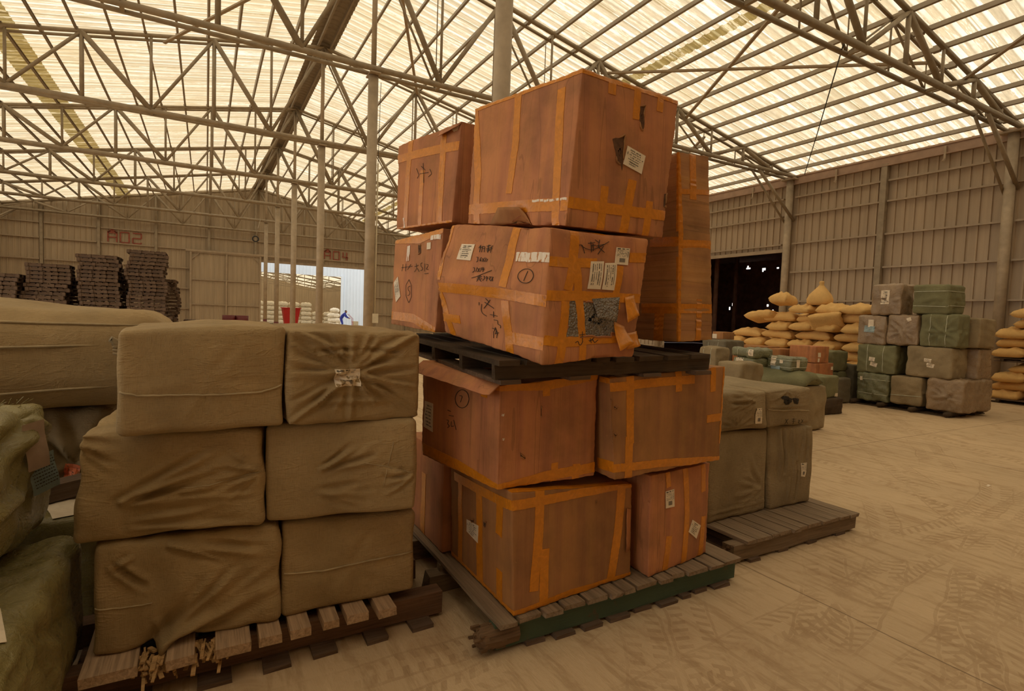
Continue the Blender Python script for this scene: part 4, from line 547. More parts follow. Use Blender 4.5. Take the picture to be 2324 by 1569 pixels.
# ================================================================ PACKAGES
class Blk:
    """six-sided package with rounded edges, bulges and folds; everything stuck on it follows the same surface"""
    def __init__(s, c, r=.012, amp=.004, lam=.5, bulge=.012, seed=1, folds=(), extra=None, wear=0):
        s.wear = wear; s.c = np.array(c, float); s.o = (s.c[0]+s.c[1]+s.c[2]+s.c[3])/4; s.r = r; s.amp = amp; s.bulge = bulge; s.extra = extra
        s.d = np.array([np.linalg.norm(s.c[1]-s.c[0]), np.linalg.norm(s.c[2]-s.c[0]), np.linalg.norm(s.c[4]-s.c[0])])
        rg = np.random.RandomState(seed); k = 9
        dr = rg.normal(size=(k,3)); dr /= np.linalg.norm(dr, axis=1)[:,None]
        s.K = dr*(2*np.pi/(lam*rg.uniform(.35, 1.3, k)))[:,None]; s.ph = rg.uniform(0, 6.28, k); s.A = rg.uniform(.3, 1, k)
        s.folds = []
        for f in folds:
            fc, u0, v0, u1, v1, a, w_ = f; s.folds.append((s.q3(fc,u0,v0), s.q3(fc,u1,v1), a, w_))
    def q3(s, fc, u, v):
        u = np.asarray(u, float); v = np.asarray(v, float); z = np.zeros_like(u); o = z+1; dx, dy, dz = s.d
        a, b, c = {'L': (z,u,v), 'R': (u,z,v), 'T': (u,v,o), 'K': (u,o,v), 'E': (o,u,v), 'D': (u,v,z)}[fc]
        return np.stack([a*dx, b*dy, c*dz], -1)
    def surf(s, fc, u, v, off=0.0):
        q = s.q3(fc, u, v); r = s.r; inner = np.clip(q, r, s.d-r); vv = q-inner; n = vv/np.maximum(np.linalg.norm(vv, axis=-1, keepdims=True), 1e-9)
        pos = inner+r*n
        h = s.amp*sum(a*np.sin(q@k+p) for a, k, p in zip(s.A, s.K, s.ph))/2
        e = q/s.d; e = 4*e*(1-e); m = np.sort(e, axis=-1)[..., 1:]; h = h+s.bulge*np.prod(np.clip(m, 0, 1), axis=-1)
        if s.wear:
            dd = np.sort(np.minimum(q, s.d-q), axis=-1)[..., 1]; h = h-s.wear*np.exp(-(dd/.022)**2)*(.55+.45*np.sin(q@np.array([61.,57,53])+s.ph[0])*np.sin(q@np.array([-33.,41,97])+s.ph[1]))
        for p0, p1, a, w_ in s.folds:
            d = p1-p0; L2 = float(d@d)+1e-9; t = np.clip(((q-p0)@d)/L2, 0, 1); D = np.linalg.norm(q-(p0+t[...,None]*d), axis=-1)
            tap = np.sin(np.pi*np.clip(t*.92+.06, 0, 1))**.5; x = D/w_
            h = h+a*tap*(np.exp(-x*x)-.55*np.exp(-(x-1.9)**2))
        if s.extra: h = h+s.extra(q, s.d)
        pos = pos+n*(h+off)[..., None]; e = pos/s.d; a, b, c = e[...,0:1], e[...,1:2], e[...,2:3]; C_ = s.c
        return ((1-a)*(1-b)*(1-c)*C_[0]+a*(1-b)*(1-c)*C_[1]+(1-a)*b*(1-c)*C_[2]+a*b*(1-c)*C_[3]+(1-a)*(1-b)*c*C_[4]+a*(1-b)*c*C_[5]+(1-a)*b*c*C_[6]+a*b*c*C_[7])-s.o
    def axis(s, L, step):
        r = s.r/L; n = max(3, int(round(L/step))); t = np.linspace(r, 1-r, n+1); k = [0, r*.3, r*.62]
        return np.concatenate([k, t, [1-x for x in reversed(k)]])
    def body(s, name, mat, step=.03, back=.12):
        vs = []; fs = []; idx = {}
        ax = [s.axis(L, step) for L in s.d]; DIM = {'L': (1,2), 'R': (0,2), 'T': (0,1), 'K': (0,2), 'E': (1,2), 'D': (0,1)}
        bm = bmesh.new()
        for fc, (i, j) in DIM.items():
            U, V = np.meshgrid(ax[i], ax[j], indexing='ij'); P = s.surf(fc, U, V); nu, nv = U.shape
            vv = [[bm.verts.new(P[a, b]) for b in range(nv)] for a in range(nu)]
            flip = fc in 'LTE' and fc != 'L' or fc in 'D' and False
            for a in range(nu-1):
                for b in range(nv-1):
                    q = (vv[a][b], vv[a+1][b], vv[a+1][b+1], vv[a][b+1]); bm.faces.new(q)
        bmesh.ops.remove_doubles(bm, verts=bm.verts, dist=2e-4); bmesh.ops.recalc_face_normals(bm, faces=bm.faces)
        me = bpy.data.meshes.new(name); bm.to_mesh(me); bm.free(); me.materials.append(MATS[mat])
        me.polygons.foreach_set('use_smooth', [True]*len(me.polygons)); o = bpy.data.objects.new(name, me); COL.objects.link(o); o.location = s.o; s.ob = o; return o
    def met(s, fc): return {'L': (s.d[1], s.d[2]), 'R': (s.d[0], s.d[2]), 'T': (s.d[0], s.d[1]), 'K': (s.d[0], s.d[2]), 'E': (s.d[1], s.d[2])}[fc]
    def strip(s, name, pts, width, mat, off=.0016, n=3, thick=.0006, wob=.0, step=.012, snap=True):
        """ribbon along a path of (face, u, v)"""
        fc = pts[0][0]; lu, lv = s.met(fc); P = [np.array([p[1]*lu, p[2]*lv]) for p in pts]; out = []
        for a, b in zip(P[:-1], P[1:]):
            k = max(2, int(np.linalg.norm(b-a)/step)); out += [a+(b-a)*i/k for i in range(k)]
        out.append(P[-1]); out = np.array(out)
        if len(out) > 8:  # soften corners
            sm = out.copy(); 
            for _ in range(2): sm[1:-1] = (sm[:-2]+2*sm[1:-1]+sm[2:])/4
            out = sm
        t = np.gradient(out, axis=0); t /= np.linalg.norm(t, axis=1)[:,None]; nn = np.stack([-t[:,1], t[:,0]], 1); rows = []
        W = np.linspace(-.5, .5, n+1)
        for wv in W:
            jit = (np.random.RandomState(int(abs(wv)*97)+len(out)).uniform(-1, 1, len(out))*wob if abs(wv) > .49 else 0)
            q = out+nn*(wv*width+np.asarray(jit).reshape(-1,1) if not np.isscalar(jit) else wv*width)
            rows.append(q)
        Q = np.array(rows); U = np.clip(Q[...,0]/lu, 0, 1); V = np.clip(Q[...,1]/lv, 0, 1)
        A = s.surf(fc, U, V, off+thick); B_ = s.surf(fc, U, V, off-.0012); m = len(out); vs = list(map(tuple, A.reshape(-1,3)))+list(map(tuple, B_.reshape(-1,3))); fs = []
        N = (n+1)*m
        for i in range(n):
            for j in range(m-1): fs.append((i*m+j, i*m+j+1, (i+1)*m+j+1, (i+1)*m+j))
        for j in range(m-1): fs.append((j, N+j, N+j+1, j+1)); k = n*m; fs.append((k+j, k+j+1, N+k+j+1, N+k+j))
        for j in (0, m-1):
            for i in range(n): fs.append((i*m+j, (i+1)*m+j, N+(i+1)*m+j, N+i*m+j))
        o = rawobj(name, vs, fs, mat, s.ob, False); return o
    def patch(s, name, poly, fc, mat, off=.003, n=8, text=None, seed=0):
        """four-cornered sheet (a label); poly = corners in uv"""
        p = np.array(poly[:4], float); g_ = np.linspace(0, 1, n+1); A, B_ = np.meshgrid(g_, g_, indexing='ij')
        def bl(a, b): 
            a = np.asarray(a)[...,None]; b = np.asarray(b)[...,None]
            q = (1-a)*(1-b)*p[0]+a*(1-b)*p[1]+a*b*p[2]+(1-a)*b*p[3]; return np.clip(q[...,0], 0, 1), np.clip(q[...,1], 0, 1)
        vs = []; fs = []; mi = []
        u, v = bl(A, B_); T = s.surf(fc, u, v, off); D_ = s.surf(fc, u, v, off-.002); vs = list(map(tuple, T.reshape(-1,3)))+list(map(tuple, D_.reshape(-1,3))); m = n+1
        for i in range(n):
            for j in range(n): fs.append((i*m+j, i*m+j+1, (i+1)*m+j+1, (i+1)*m+j)); mi.append(0)
        N = m*m
        for i in range(n):
            for a, b in (((i)*m, (i+1)*m), (i*m+n, (i+1)*m+n), (i, i+1), (n*m+i, n*m+i+1)): fs.append((a, b, N+b, N+a)); mi.append(0)
        rg = random.Random(seed)
        def ink(a0, a1, b0, b1):
            k = 3; aa = [a0+(a1-a0)*i/k for i in range(k+1)]
            for x0, x1 in zip(aa[:-1], aa[1:]):
                U, V = bl([x0,x1,x1,x0], [b0,b0,b1,b1]); P = s.surf(fc, U, V, off+.0012); b_ = len(vs); vs.extend(map(tuple, P)); fs.append((b_,b_+1,b_+2,b_+3)); mi.append(1)
        if text == 'address':       # six rows of small print, some bold
            for r_ in range(7):
                b0 = .10+r_*.12; a = .16+rg.uniform(0, .1); bold = r_ in (0,5); endx = .9-rg.uniform(0, .3)
                while a < endx:
                    l_ = rg.uniform(.02, .045); h = rg.uniform(.045, .07) if bold else rg.uniform(.03, .055)
                    if rg.random() < .85: ink(a, a+l_, b0, b0+h)
                    if rg.random() < .4: ink(a+l_*.3, a+l_*.5, b0-.015, b0+h*.6)
                    a += l_+rg.uniform(.008, .022)
            ink(.06, .10, .30, .33); ink(.07, .085, .25, .42); ink(.05, .11, .36, .38)
        if text == 'waybill':       # barcode, heading block and print
            a = .30
            while a < .72:
                l_ = rg.uniform(.008, .022); ink(a, a+l_, .62, .86); a += l_+rg.uniform(.008, .02)
            b = .2
            while b < .55:
                l_ = rg.uniform(.008, .02); ink(.86, .94, b, b+l_); b += l_+rg.uniform(.01, .02)
            ink(.06, .3, .05, .11); ink(.42, .6, .05, .10); ink(.72, .9, .05, .08)
            for r_ in range(8):
                a = .08
                while a < .78:
                    l_ = rg.uniform(.02, .06)
                    if rg.random() < .6: ink(a, a+l_, .16+r_*.052, .18+r_*.052)
                    a += l_+.015
        if text == 'slip':          # sideways rows of print
            for r_ in range(5):
                a = .15+r_*.16; b = .08; bold = r_ in (0,3)
                while b < .85-(.2 if r_ == 2 else 0):
                    l_ = rg.uniform(.015, .04)
                    if rg.random() < .85: ink(a, a+(.07 if bold else .045), b, b+l_)
                    b += l_+rg.uniform(.006, .014)
        return rawobj(name, vs, fs, [mat, 'inkm'], s.ob, False, mi)
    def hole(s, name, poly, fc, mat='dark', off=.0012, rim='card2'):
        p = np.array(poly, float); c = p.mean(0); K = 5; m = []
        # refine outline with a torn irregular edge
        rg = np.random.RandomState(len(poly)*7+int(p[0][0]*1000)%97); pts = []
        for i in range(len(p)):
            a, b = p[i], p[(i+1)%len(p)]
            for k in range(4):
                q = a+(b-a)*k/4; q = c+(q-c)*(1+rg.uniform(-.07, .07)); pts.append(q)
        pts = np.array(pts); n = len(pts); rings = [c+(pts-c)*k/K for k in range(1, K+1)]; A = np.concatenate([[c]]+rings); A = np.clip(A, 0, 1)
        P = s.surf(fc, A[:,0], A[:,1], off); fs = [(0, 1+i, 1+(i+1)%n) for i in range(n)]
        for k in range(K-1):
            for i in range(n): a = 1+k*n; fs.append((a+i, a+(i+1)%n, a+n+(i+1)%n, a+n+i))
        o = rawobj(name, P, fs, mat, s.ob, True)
        if rim:
            mb = MB(); O = s.surf(fc, pts[:,0].clip(0,1), pts[:,1].clip(0,1), .003)
            k0 = int(n*.1); 
            for a, b in ((k0, k0+n//3), (n*6//10, n*6//10+n//4)):
                ids = [i % n for i in range(a, b)]
                if len(ids) > 2: mb.tube([O[i] for i in ids], [.0012]+[.003+rg.uniform(0,.0022) for _ in ids[1:-1]]+[.0012], 5)
            mb.build('torn_edge', rim, o, True)
        return o
def dress(key, b, wob=0):
    d = D[key]
    for pts, wd in d['t']: b.strip('packing_tape', pts, wd, 'tape', wob=.0012)
    for pts, wd in d['s']: b.strip('tape_scuff', pts, wd, 'worn', off=.0028, wob=.003)
def inks_of(key, b, mat='black', name='handwriting'):
    """all pen strokes of one package as one mesh"""
    vs = []; fs = []
    for pts, wd in D[key]['w']:
        if len(pts) < 2: continue
        o = b.strip('tmp', pts, wd, mat, off=.0034, n=1, step=.006); me = o.data; k = len(vs)
        vs += [tuple(v.co) for v in me.vertices]; fs += [tuple(i+k for i in p.vertices) for p in me.polygons]; bpy.data.objects.remove(o); bpy.data.meshes.remove(me)
    if vs: rawobj(name, vs, fs, mat, b.ob)
def cords_of(key, b, mat='rope'):
    for pts, wd in D[key]['w']:
        fc = pts[0][0]; P = []
        for a, c in zip(pts[:-1], pts[1:]):
            for k in range(6): P.append((a[1]+(c[1]-a[1])*k/6, a[2]+(c[2]-a[2])*k/6))
        P.append(tuple(pts[-1][1:])); P = np.clip(np.array(P), 0, 1); Q = b.surf(fc, P[:,0], P[:,1], wd*.25); Q[:,2] += np.random.RandomState(3).uniform(-1, 1, len(Q))*.0015
        mb = MB(); mb.tube([Vector(q) for q in Q], wd/2, 6); mb.build('binding_string', mat, b.ob, True)
def folds_fan(fc, cu, cv, n, r0, r1, a0, a1, amp, w_, rg):
    out = []
    for i in range(n):
        an = math.radians(a0+(a1-a0)*(i+rg.uniform(-.3,.3))/max(1, n-1)); ra = rg.uniform(.0, .25)*r0+r0*.2; rb = rg.uniform(.6, 1)*r1
        u0, v0, u1, v1 = cu+ra*math.cos(an), cv+ra*math.sin(an), cu+rb*math.cos(an+rg.uniform(-.1,.1)), cv+rb*math.sin(an+rg.uniform(-.1,.1))
        out.append((fc, min(max(u0,.01),.99), min(max(v0,.01),.99), min(max(u1,.01),.99), min(max(v1,.01),.99), amp*rg.uniform(.5,1.2)*rg.choice([1,1,-1]), w_*rg.uniform(.7,1.4)))
    return out
# ---------------- orange-taped cartons
def fold6(q, d):
    # crushed crease across the left side: the flap above and the panel below both lean out to it
    v = q[...,2]/d[2]; u = q[...,1]/d[1]; left = np.exp(-(q[...,0]/.10)**2); pk = np.clip(1-np.abs(v-.50)/.5, 0, 1)**1.2
    return left*pk*(.055*np.clip(u, 0, 1)**.7+.012)
def cuts(q, d):
    return -.05*np.exp(-((q[...,0])**2+(q[...,1]-d[1]*.42)**2/.8+(q[...,2]-.0)**2)/.004)
CAR = {
 'B1': dict(mat='card2', lab='largest bottom-row carton of the orange stack, front corner, its right face framed in tape'),
 'B2': dict(mat='card', lab='upright bottom-row carton with vertical tape strips, right end of the orange stack'),
 'B0': dict(mat='card', lab='dark shaded carton at the back of the bottom layer, behind the front corner carton'),
 'B3': dict(mat='card', lab='second-layer carton with a torn flap on top and an encircled 7, left of its neighbour'),
 'B4': dict(mat='card2', lab='second-layer carton on the right with a torn slit down its near corner'),
 'B5': dict(mat='card', lab='carton with a dark hole and faint handwriting, directly under the top left carton'),
 'B6': dict(mat='card', lab='crushed leaning carton with bubble wrap showing through its taped front'),
 'B7': dict(mat='card3', lab='tall ribbed brown carton standing at the right end of the upper pallet'),
 'B8': dict(mat='card', lab='top left carton of the orange stack with a torn white-lined corner'),
 'B9': dict(mat='card', lab='biggest top carton of the orange stack with a white label and torn holes')}
order = ['B1','B2','B0','B3','B4','B5','B6','B7','B8','B9']; BL = {}
for i, k in enumerate(order):
    ex = fold6 if k == 'B6' else (cuts if k == 'B9' else None)
    b = Blk(D[k]['c'], r=.006 if k not in ('B1','B6') else .009, amp=.0018 if k != 'B6' else .0045, lam=.45, bulge=.003, seed=10+i, extra=ex, wear=.005,
            folds=[('L',.25,.0,.22,1,-.003,.006),('R',.06,0,.05,1,-.003,.005),('L',.06,.02,.05,.98,-.004,.005)] if CAR[k]['mat'] != 'card3' else [('R',0,z,1,z,-.004,.006) for z in (.07,.12,.17,.22,.35,.5,.62,.73,.84)]+[('L',0,z,1,z,-.004,.006) for z in (.08,.13,.18,.28,.45,.58,.7,.8,.9)])
    b.body('cardboard_box', CAR[k]['mat'], .016 if k != 'B0' else .04); tag(b.ob, CAR[k]['lab'], 'cardboard box', 'taped cartons of the tall orange stack'); BL[k] = b
    dress(k, b); inks_of(k, b)
    for j, hp in enumerate(D[k]['h']):
        if k == 'B6': b.hole('bubble_wrap', hp[:-1], hp[-1], 'bubble', .0012, 'card')
        else: b.hole('hole_shade_patch', hp[:-1], hp[-1])  # flat dark patch, the hole's inner shade put into its colour
    for j, lp in enumerate(D[k]['l']):
        kind = 'address'
        if k == 'B6' and j in (1,2): kind = 'slip'
        if k == 'B6' and j == 3: kind = 'waybill'
        if k == 'B2' and j == 0: kind = 'waybill'
        if k == 'B8' or (k == 'B5' and j == 0): kind = None
        b.patch('torn_white_lining' if k == 'B8' else 'shipping_label', lp[:-1], lp[-1], 'paper', off=.0042, text=kind, seed=j+i*5)
# top tapes seen over the rim of the biggest carton and the carton lids
def toptape(k, pts, wd=.05): BL[k].strip('packing_tape', pts, wd, 'tape')
toptape('B9', [('T',.0,.03),('T',1,.03)], .045); toptape('B9', [('T',.03,.0),('T',.03,1)], .045); toptape('B9', [('T',.5,0),('T',.5,1)], .05)
toptape('B1', [('T',.0,.03),('T',.98,.03)], .04); toptape('B4', [('T',.03,0),('T',.03,1)], .05); toptape('B3', [('T',0,.5),('T',1,.5)], .05)
toptape('B6', [('T',.5,0),('T',.5,1)], .05)
# torn scraps standing off cartons
def scrap(b, fc, pts, mat, lift, name, seed=0):
    """curled flap: first two uv points stay on the box, the others stand off by lift"""
    rg = random.Random(seed); p = np.array(pts, float); n = 6; vs = []; fs = []
    for i in range(n+1):
        t = i/n
        for j in range(n+1):
            s_ = j/n; q = (1-t)*((1-s_)*p[0]+s_*p[1])+t*((1-s_)*p[3]+s_*p[2]); of = .003+lift*t**1.5+rg.uniform(-1,1)*.0025*t
            vs.append(tuple(b.surf(fc, np.array(q[0]), np.array(q[1]), of)))
    for i in range(n):
        for j in range(n): a = i*(n+1)+j; fs.append((a, a+1, a+n+2, a+n+1))
    o = rawobj(name, vs, fs, mat, b.ob, True); m = o.modifiers.new('s', 'SOLIDIFY'); m.thickness = .003; return o
scrap(BL['B6'], 'R', [(.80,.50),(.90,.52),(.93,.36),(.82,.30)], 'tape', .03, 'crumpled_tape', 1)
scrap(BL['B6'], 'R', [(.72,.30),(.84,.26),(.88,.14),(.74,.08)], 'tape', .045, 'crumpled_tape', 2)
scrap(BL['B6'], 'R', [(.84,.20),(1,.22),(1,.10),(.86,.08)], 'tape', .02, 'crumpled_tape', 3)
scrap(BL['B6'], 'R', [(.45,.48),(.74,.50),(.72,.30),(.50,.34)], 'bubble', .015, 'bubble_wrap_flap', 4)
scrap(BL['B9'], 'L', [(.30,.0),(.72,.0),(.60,.13),(.40,.13)], 'card2', .02, 'bent_flap', 6)
scrap(BL['B8'], 'L', [(.0,.99),(.30,.99),(.26,.90),(.02,.93)], 'card', .03, 'torn_flap', 7)
scrap(BL['B1'], 'R', [(.985,.72),(.985,.30),(.93,.28),(.93,.75)], 'card', .01, 'torn_flap', 8)
# long loose flap lying over the lid of the second-layer carton
b = BL['B3']; n = 14; vs = []; fs = []; rg = random.Random(4)
for i in range(n+1):
    u = i/n
    for j, (w_, z) in enumerate(((.09,.010),(.04,.012),(-.004,.013),(-.035,-.012),(-.066,-.040))):
        q = b.surf('L', np.array(u), np.array(1.0)); vs.append((q[0]+w_, q[1]-.03+.015*u, q[2]+z+rg.uniform(-.002,.002)+(.008 if i in (0,n) else 0)))
for i in range(n):
    for j in range(4): a = i*5+j; fs.append((a, a+1, a+6, a+5))
o = rawobj('loose_flap', vs, fs, 'card', b.ob, False); m = o.modifiers.new('s', 'SOLIDIFY'); m.thickness = .004
FF = folds_fan
# ---------------- khaki wrapped bales of the left stack
def folds_for(k, seed):
    rg = random.Random(seed); f = []
    def folds_fan(fc, cu, cv, n, *a): return FF(fc, cu, cv, int(n*1.7), *a)
    if k == 'G3': f += folds_fan('R',.2,.35,9,.1,.75,-8,48,.009,.018,rg)+folds_fan('R',.98,.55,7,.05,.35,120,240,.006,.014,rg)+folds_fan('R',.0,.9,5,.05,.3,-60,-20,.008,.018,rg)+[('R',.28,.10,.9,.02,.013,.02),('R',.28,.16,.72,.22,.010,.02)]
    if k == 'G4': f += folds_fan('R',.32,.5,8,.1,.5,10,50,.008,.018,rg)+folds_fan('R',.98,.4,6,.05,.3,130,230,.007,.014,rg)+folds_fan('R',.3,.3,5,.1,.4,-40,5,.007,.018,rg)
    if k == 'G1': f += folds_fan('R',.32,.0,6,.1,.9,25,60,.012,.028,rg)+folds_fan('R',.35,.95,5,.1,.6,-40,-10,.008,.018,rg)+[('R',.10,.80,.25,.58,-.02,.018),('R',.08,.78,.18,.86,.012,.015),('R',.35,.0,.32,.25,.01,.02)]
    if k == 'G6': f += folds_fan('R',.45,.55,16,.15,.6,0,350,.012,.016,rg)+[('R',.05,.98,.45,.72,.018,.02),('R',.95,.98,.55,.68,.018,.02),('R',.2,.78,.5,.80,-.014,.014),('R',.55,.80,.85,.78,-.014,.014),('R',.02,.02,.4,.45,.012,.016),('R',.98,.04,.62,.42,.012,.016),('R',.25,.25,.75,.22,.010,.018)]
    if k in ('G5','G2'): f += folds_fan('R',.5,.5,4,.3,.6,0,300,.0025,.03,rg)
    if k == 'R2': f += [('R',.30,.95,.34,.42,-.02,.018),('R',.22,.95,.26,.35,.014,.02),('R',.50,.95,.56,.30,.012,.02),('R',.62,.55,.60,.05,-.016,.016),('R',.75,.95,.72,.5,.012,.018),('R',.45,.35,.40,.05,.01,.018),('R',.86,.9,.9,.2,.012,.02)]
    if k == 'R3': f += folds_fan('R',.75,.75,8,.1,.5,150,260,.009,.014,rg)+folds_fan('R',.5,.1,7,.1,.4,0,180,.008,.012,rg)
    if k == 'R4': f += folds_fan('R',.4,.95,6,.05,.5,190,330,.006,.014,rg)+[('R',.05,.55,.95,.52,.008,.012)]
    if k == 'R1': f += folds_fan('R',.9,.3,5,.1,.5,120,240,.006,.025,rg)+[('R',.0,.10,1,.12,.006,.014)]
    return f
GREY = {
 'G1': ('jute','khaki cloth-wrapped bale, bottom left of the left stack, a torn fold near its upper left'),
 'G2': ('jute','khaki cloth-wrapped bale, bottom right of the left stack, one straight string across it'),
 'G3': ('jute','widest crumpled khaki bale, middle row left of the left stack'),
 'G4': ('jute','crumpled khaki bale, middle row right of the left stack'),
 'G5': ('jute','smooth khaki bale with one seam string, top row left of the left stack'),
 'G6': ('jute','gathered khaki bale with a barcode label, top row right of the left stack'),
 'R1': ('grey','plain khaki bale on the right pallet, lower left, half hidden by orange cartons'),
 'R2': ('grey','khaki bale with deep upright pleats and a small label, lower right on the right pallet'),
 'R3': ('grey','flat khaki bale with a waybill label, upper left on the right pallet'),
 'R4': ('grey','flat khaki bale with black marker scribble, upper right on the right pallet')}
for i, (k, (m, lab)) in enumerate(GREY.items()):
    b = Blk(D[k]['c'], r=.024, amp=.006, lam=.35, bulge=.014, seed=40+i, folds=[(f[0],f[1],f[2],f[3],f[4],f[5]*1.25,f[6]*.62) for f in folds_for(k, 5+i)]); b.body('wrapped_bale', m, .0105 if k[0] == 'G' or k == 'R2' else .014)
    tag(b.ob, lab, 'wrapped package', 'khaki bales of the left stack' if k[0] == 'G' else 'khaki bales on the right pallet'); BL[k] = b
    if k == 'R4':
        w_ = D[k]['w']; D[k]['w'] = w_[:1]; cords_of(k, b); D[k]['w'] = w_[1:]; inks_of(k, b)
        for hp in D[k]['h']: b.hole('black_marking', hp[:-1], hp[-1], 'black', .0025, None)
    else: cords_of(k, b)
    for j, lp in enumerate(D[k]['l']):
        b.patch('shipping_label' if lp[-1] != 'T' else 'paper_sheet', lp[:-1], lp[-1], 'paper', off=.006, text='waybill' if lp[-1] != 'T' else None, seed=90+j, n=5)
# ---------------- pallets
def pallet(name, label, group, x0, x1, y0, y1, z0, zt, boards, stringers, bottoms, m_deck='wy', m_str='wx', m_front=None, over=.0, along='x', tilt=None, th=.024, bh=.02, gap=.012, sw=.07):
    """boards: list of (x-start, x-end) of the deck boards; stringers run along x"""
    loc = ((x0+x1)/2, (y0+y1)/2, z0); t = empty(name, loc, rot=tilt); tag(t, label, 'pallet', group)
    h = zt-z0
    for (a, b_) in boards:
        mb = MB(); mb.plank(a-loc[0]+.002, b_-loc[0]-.002, y0-loc[1]-over+random.uniform(-.015,.012), y1-loc[1]+over, h-th, h+random.uniform(-.002,.0), .003); mb.build('deck_board', m_deck, t)
    for i, y in enumerate(stringers):
        mb = MB(); mb.plank(x0-loc[0], x1-loc[0], y-loc[1]-sw/2, y-loc[1]+sw/2, bh, h-th, .004, 14); mb.build('stringer', (m_front if (i == 0 and m_front) else m_str), t)
    for (a, b_) in bottoms:
        mb = MB(); mb.plank(a-loc[0], b_-loc[0], y0-loc[1]-over*.6+random.uniform(-.02,.02), y1-loc[1], .0, bh, .003); mb.build('bottom_board', 'oldpal', t)
    return t
def spread(a, b, n, gap, seed=0):
    rg = random.Random(seed); ws = [rg.uniform(.6, 1.3) for _ in range(n)]; tot = sum(ws); L = b-a-gap*(n-1); out = []; x = a
    for w_ in ws: out.append((x, x+L*w_/tot)); x += L*w_/tot+gap
    return out
t = pallet('wooden_pallet', 'wooden pallet with a green painted front beam under the orange carton stack', None, 1.16, 2.80, 2.10, 3.55, 0, .158, spread(1.16, 2.80, 13, .014, 3), [2.135, 2.8, 3.45], spread(1.32, 2.72, 9, .05, 5), m_front='greenwood', over=.03, sw=.06)
# rotten end of the green beam
rg = random.Random(2); mb = MB(); c = Vector((1.16-1.98, 2.135-2.825, .075))
for i in range(130):
    a = rg.uniform(0, 6.28); r_ = rg.uniform(.02, .058); p = c+Vector((rg.uniform(-.06,.10), r_*math.cos(a)*.85, r_*math.sin(a))); mb.bar(p, p+Vector((rg.uniform(-.05,-.015), rg.uniform(-.006,.006), rg.uniform(-.006,.006))), rg.uniform(.008,.02), rg.uniform(.006,.014))
mb.tube([c+Vector((-.085,0,0)), c+Vector((-.06,0,.0)), c+Vector((0,0,.0)), c+Vector((.12,0,0))], [.028,.05,.056,.054], 9); mb.build('rotten_beam_end', 'rot', t)
t = pallet('wooden_pallet', 'wooden pallet with broken plank ends and a dark red beam under the left bale stack', None, -.50, 1.06, 2.44, 3.40, 0, .17,
    [(-.40,-.22),(-.13,-.03),(.04,.17),(.20,.29),(.32,.41),(.46,.53),(.56,.66),(.70,.79)], [2.555, 2.95, 3.33], [(-.35,-.18),(-.02,.10),(.22,.33),(.42,.53),(.66,.76),(.88,.99)], m_deck='pinkwood', m_str='redwood', m_front='redwood', over=.035, sw=.085, th=.04)
rg = random.Random(9)
for cx, n_, nm in ((-.17, 60, 'split_plank_end'), (.0, 34, 'split_plank_end')):
    mb = MB()
    for i in range(n_):
        p = Vector((cx-.28+rg.uniform(-.06,.07), 2.50-2.92+rg.uniform(-.03,.05), .145+rg.uniform(-.02,.02))); d = Vector((rg.uniform(-.04,.04), rg.uniform(-.10,-.03), rg.uniform(-.055,.005)))
        mb.bar(p, p+d, rg.uniform(.004,.018), rg.uniform(.003,.009))
    mb.build(nm, 'splinter', t)
t = pallet('wooden_pallet', 'half-empty wooden pallet with a close-boarded deck under the right bales', None, 2.96, 4.36, 2.24, 3.5, 0, .15, spread(3.06, 4.34, 11, .006, 8), [2.285, 2.85, 3.42], [(3.1,3.2),(3.42,3.52),(3.75,3.86),(4.1,4.22)], m_deck='wy', m_str='wx', over=.02, sw=.085)
mb = MB(); rg = random.Random(5)
for i in range(26):
    p = Vector((2.97-3.66+rg.uniform(-.02,.06), 2.285-2.87+rg.uniform(-.035,.035), .08+rg.uniform(-.04,.04))); mb.bar(p, p+Vector((rg.uniform(-.06,-.01), rg.uniform(-.01,.01), rg.uniform(-.01,.01))), rg.uniform(.01,.024), rg.uniform(.006,.014))
mb.build('rotten_beam_end', 'rot', t)
t = pallet('wooden_pallet', 'dark upper pallet between the two halves of the orange carton stack', None, 1.10, 2.44, 2.06, 3.5, 1.288, 1.397, spread(1.10, 2.44, 9, .03, 4), [2.10, 2.46, 2.82, 3.18, 3.46], [(1.12,1.22),(1.5,1.62),(1.95,2.07),(2.3,2.42)], m_deck='blackwood', m_str='blackwood', over=.0, tilt=(math.radians(2.2), math.radians(-1.0), 0), sw=.035)
# lone beams on the floor between the stacks
for (x, y, L, hh, lab) in ((1.02, 3.22, .30, .12, 'dark beam end on the floor between the left bales and the orange stack, the farther one'), (1.10, 2.78, .26, .10, 'short timber beam lying between the left pallet and the orange stack, the nearer one')):
    mb = MB(); mb.plank(-.02, L, -.05, .05, 0, hh, .006, 5); o = mb.build('timber_beam', 'wx'); o.location = (x, y, 0.0); tag(o, lab, 'timber')
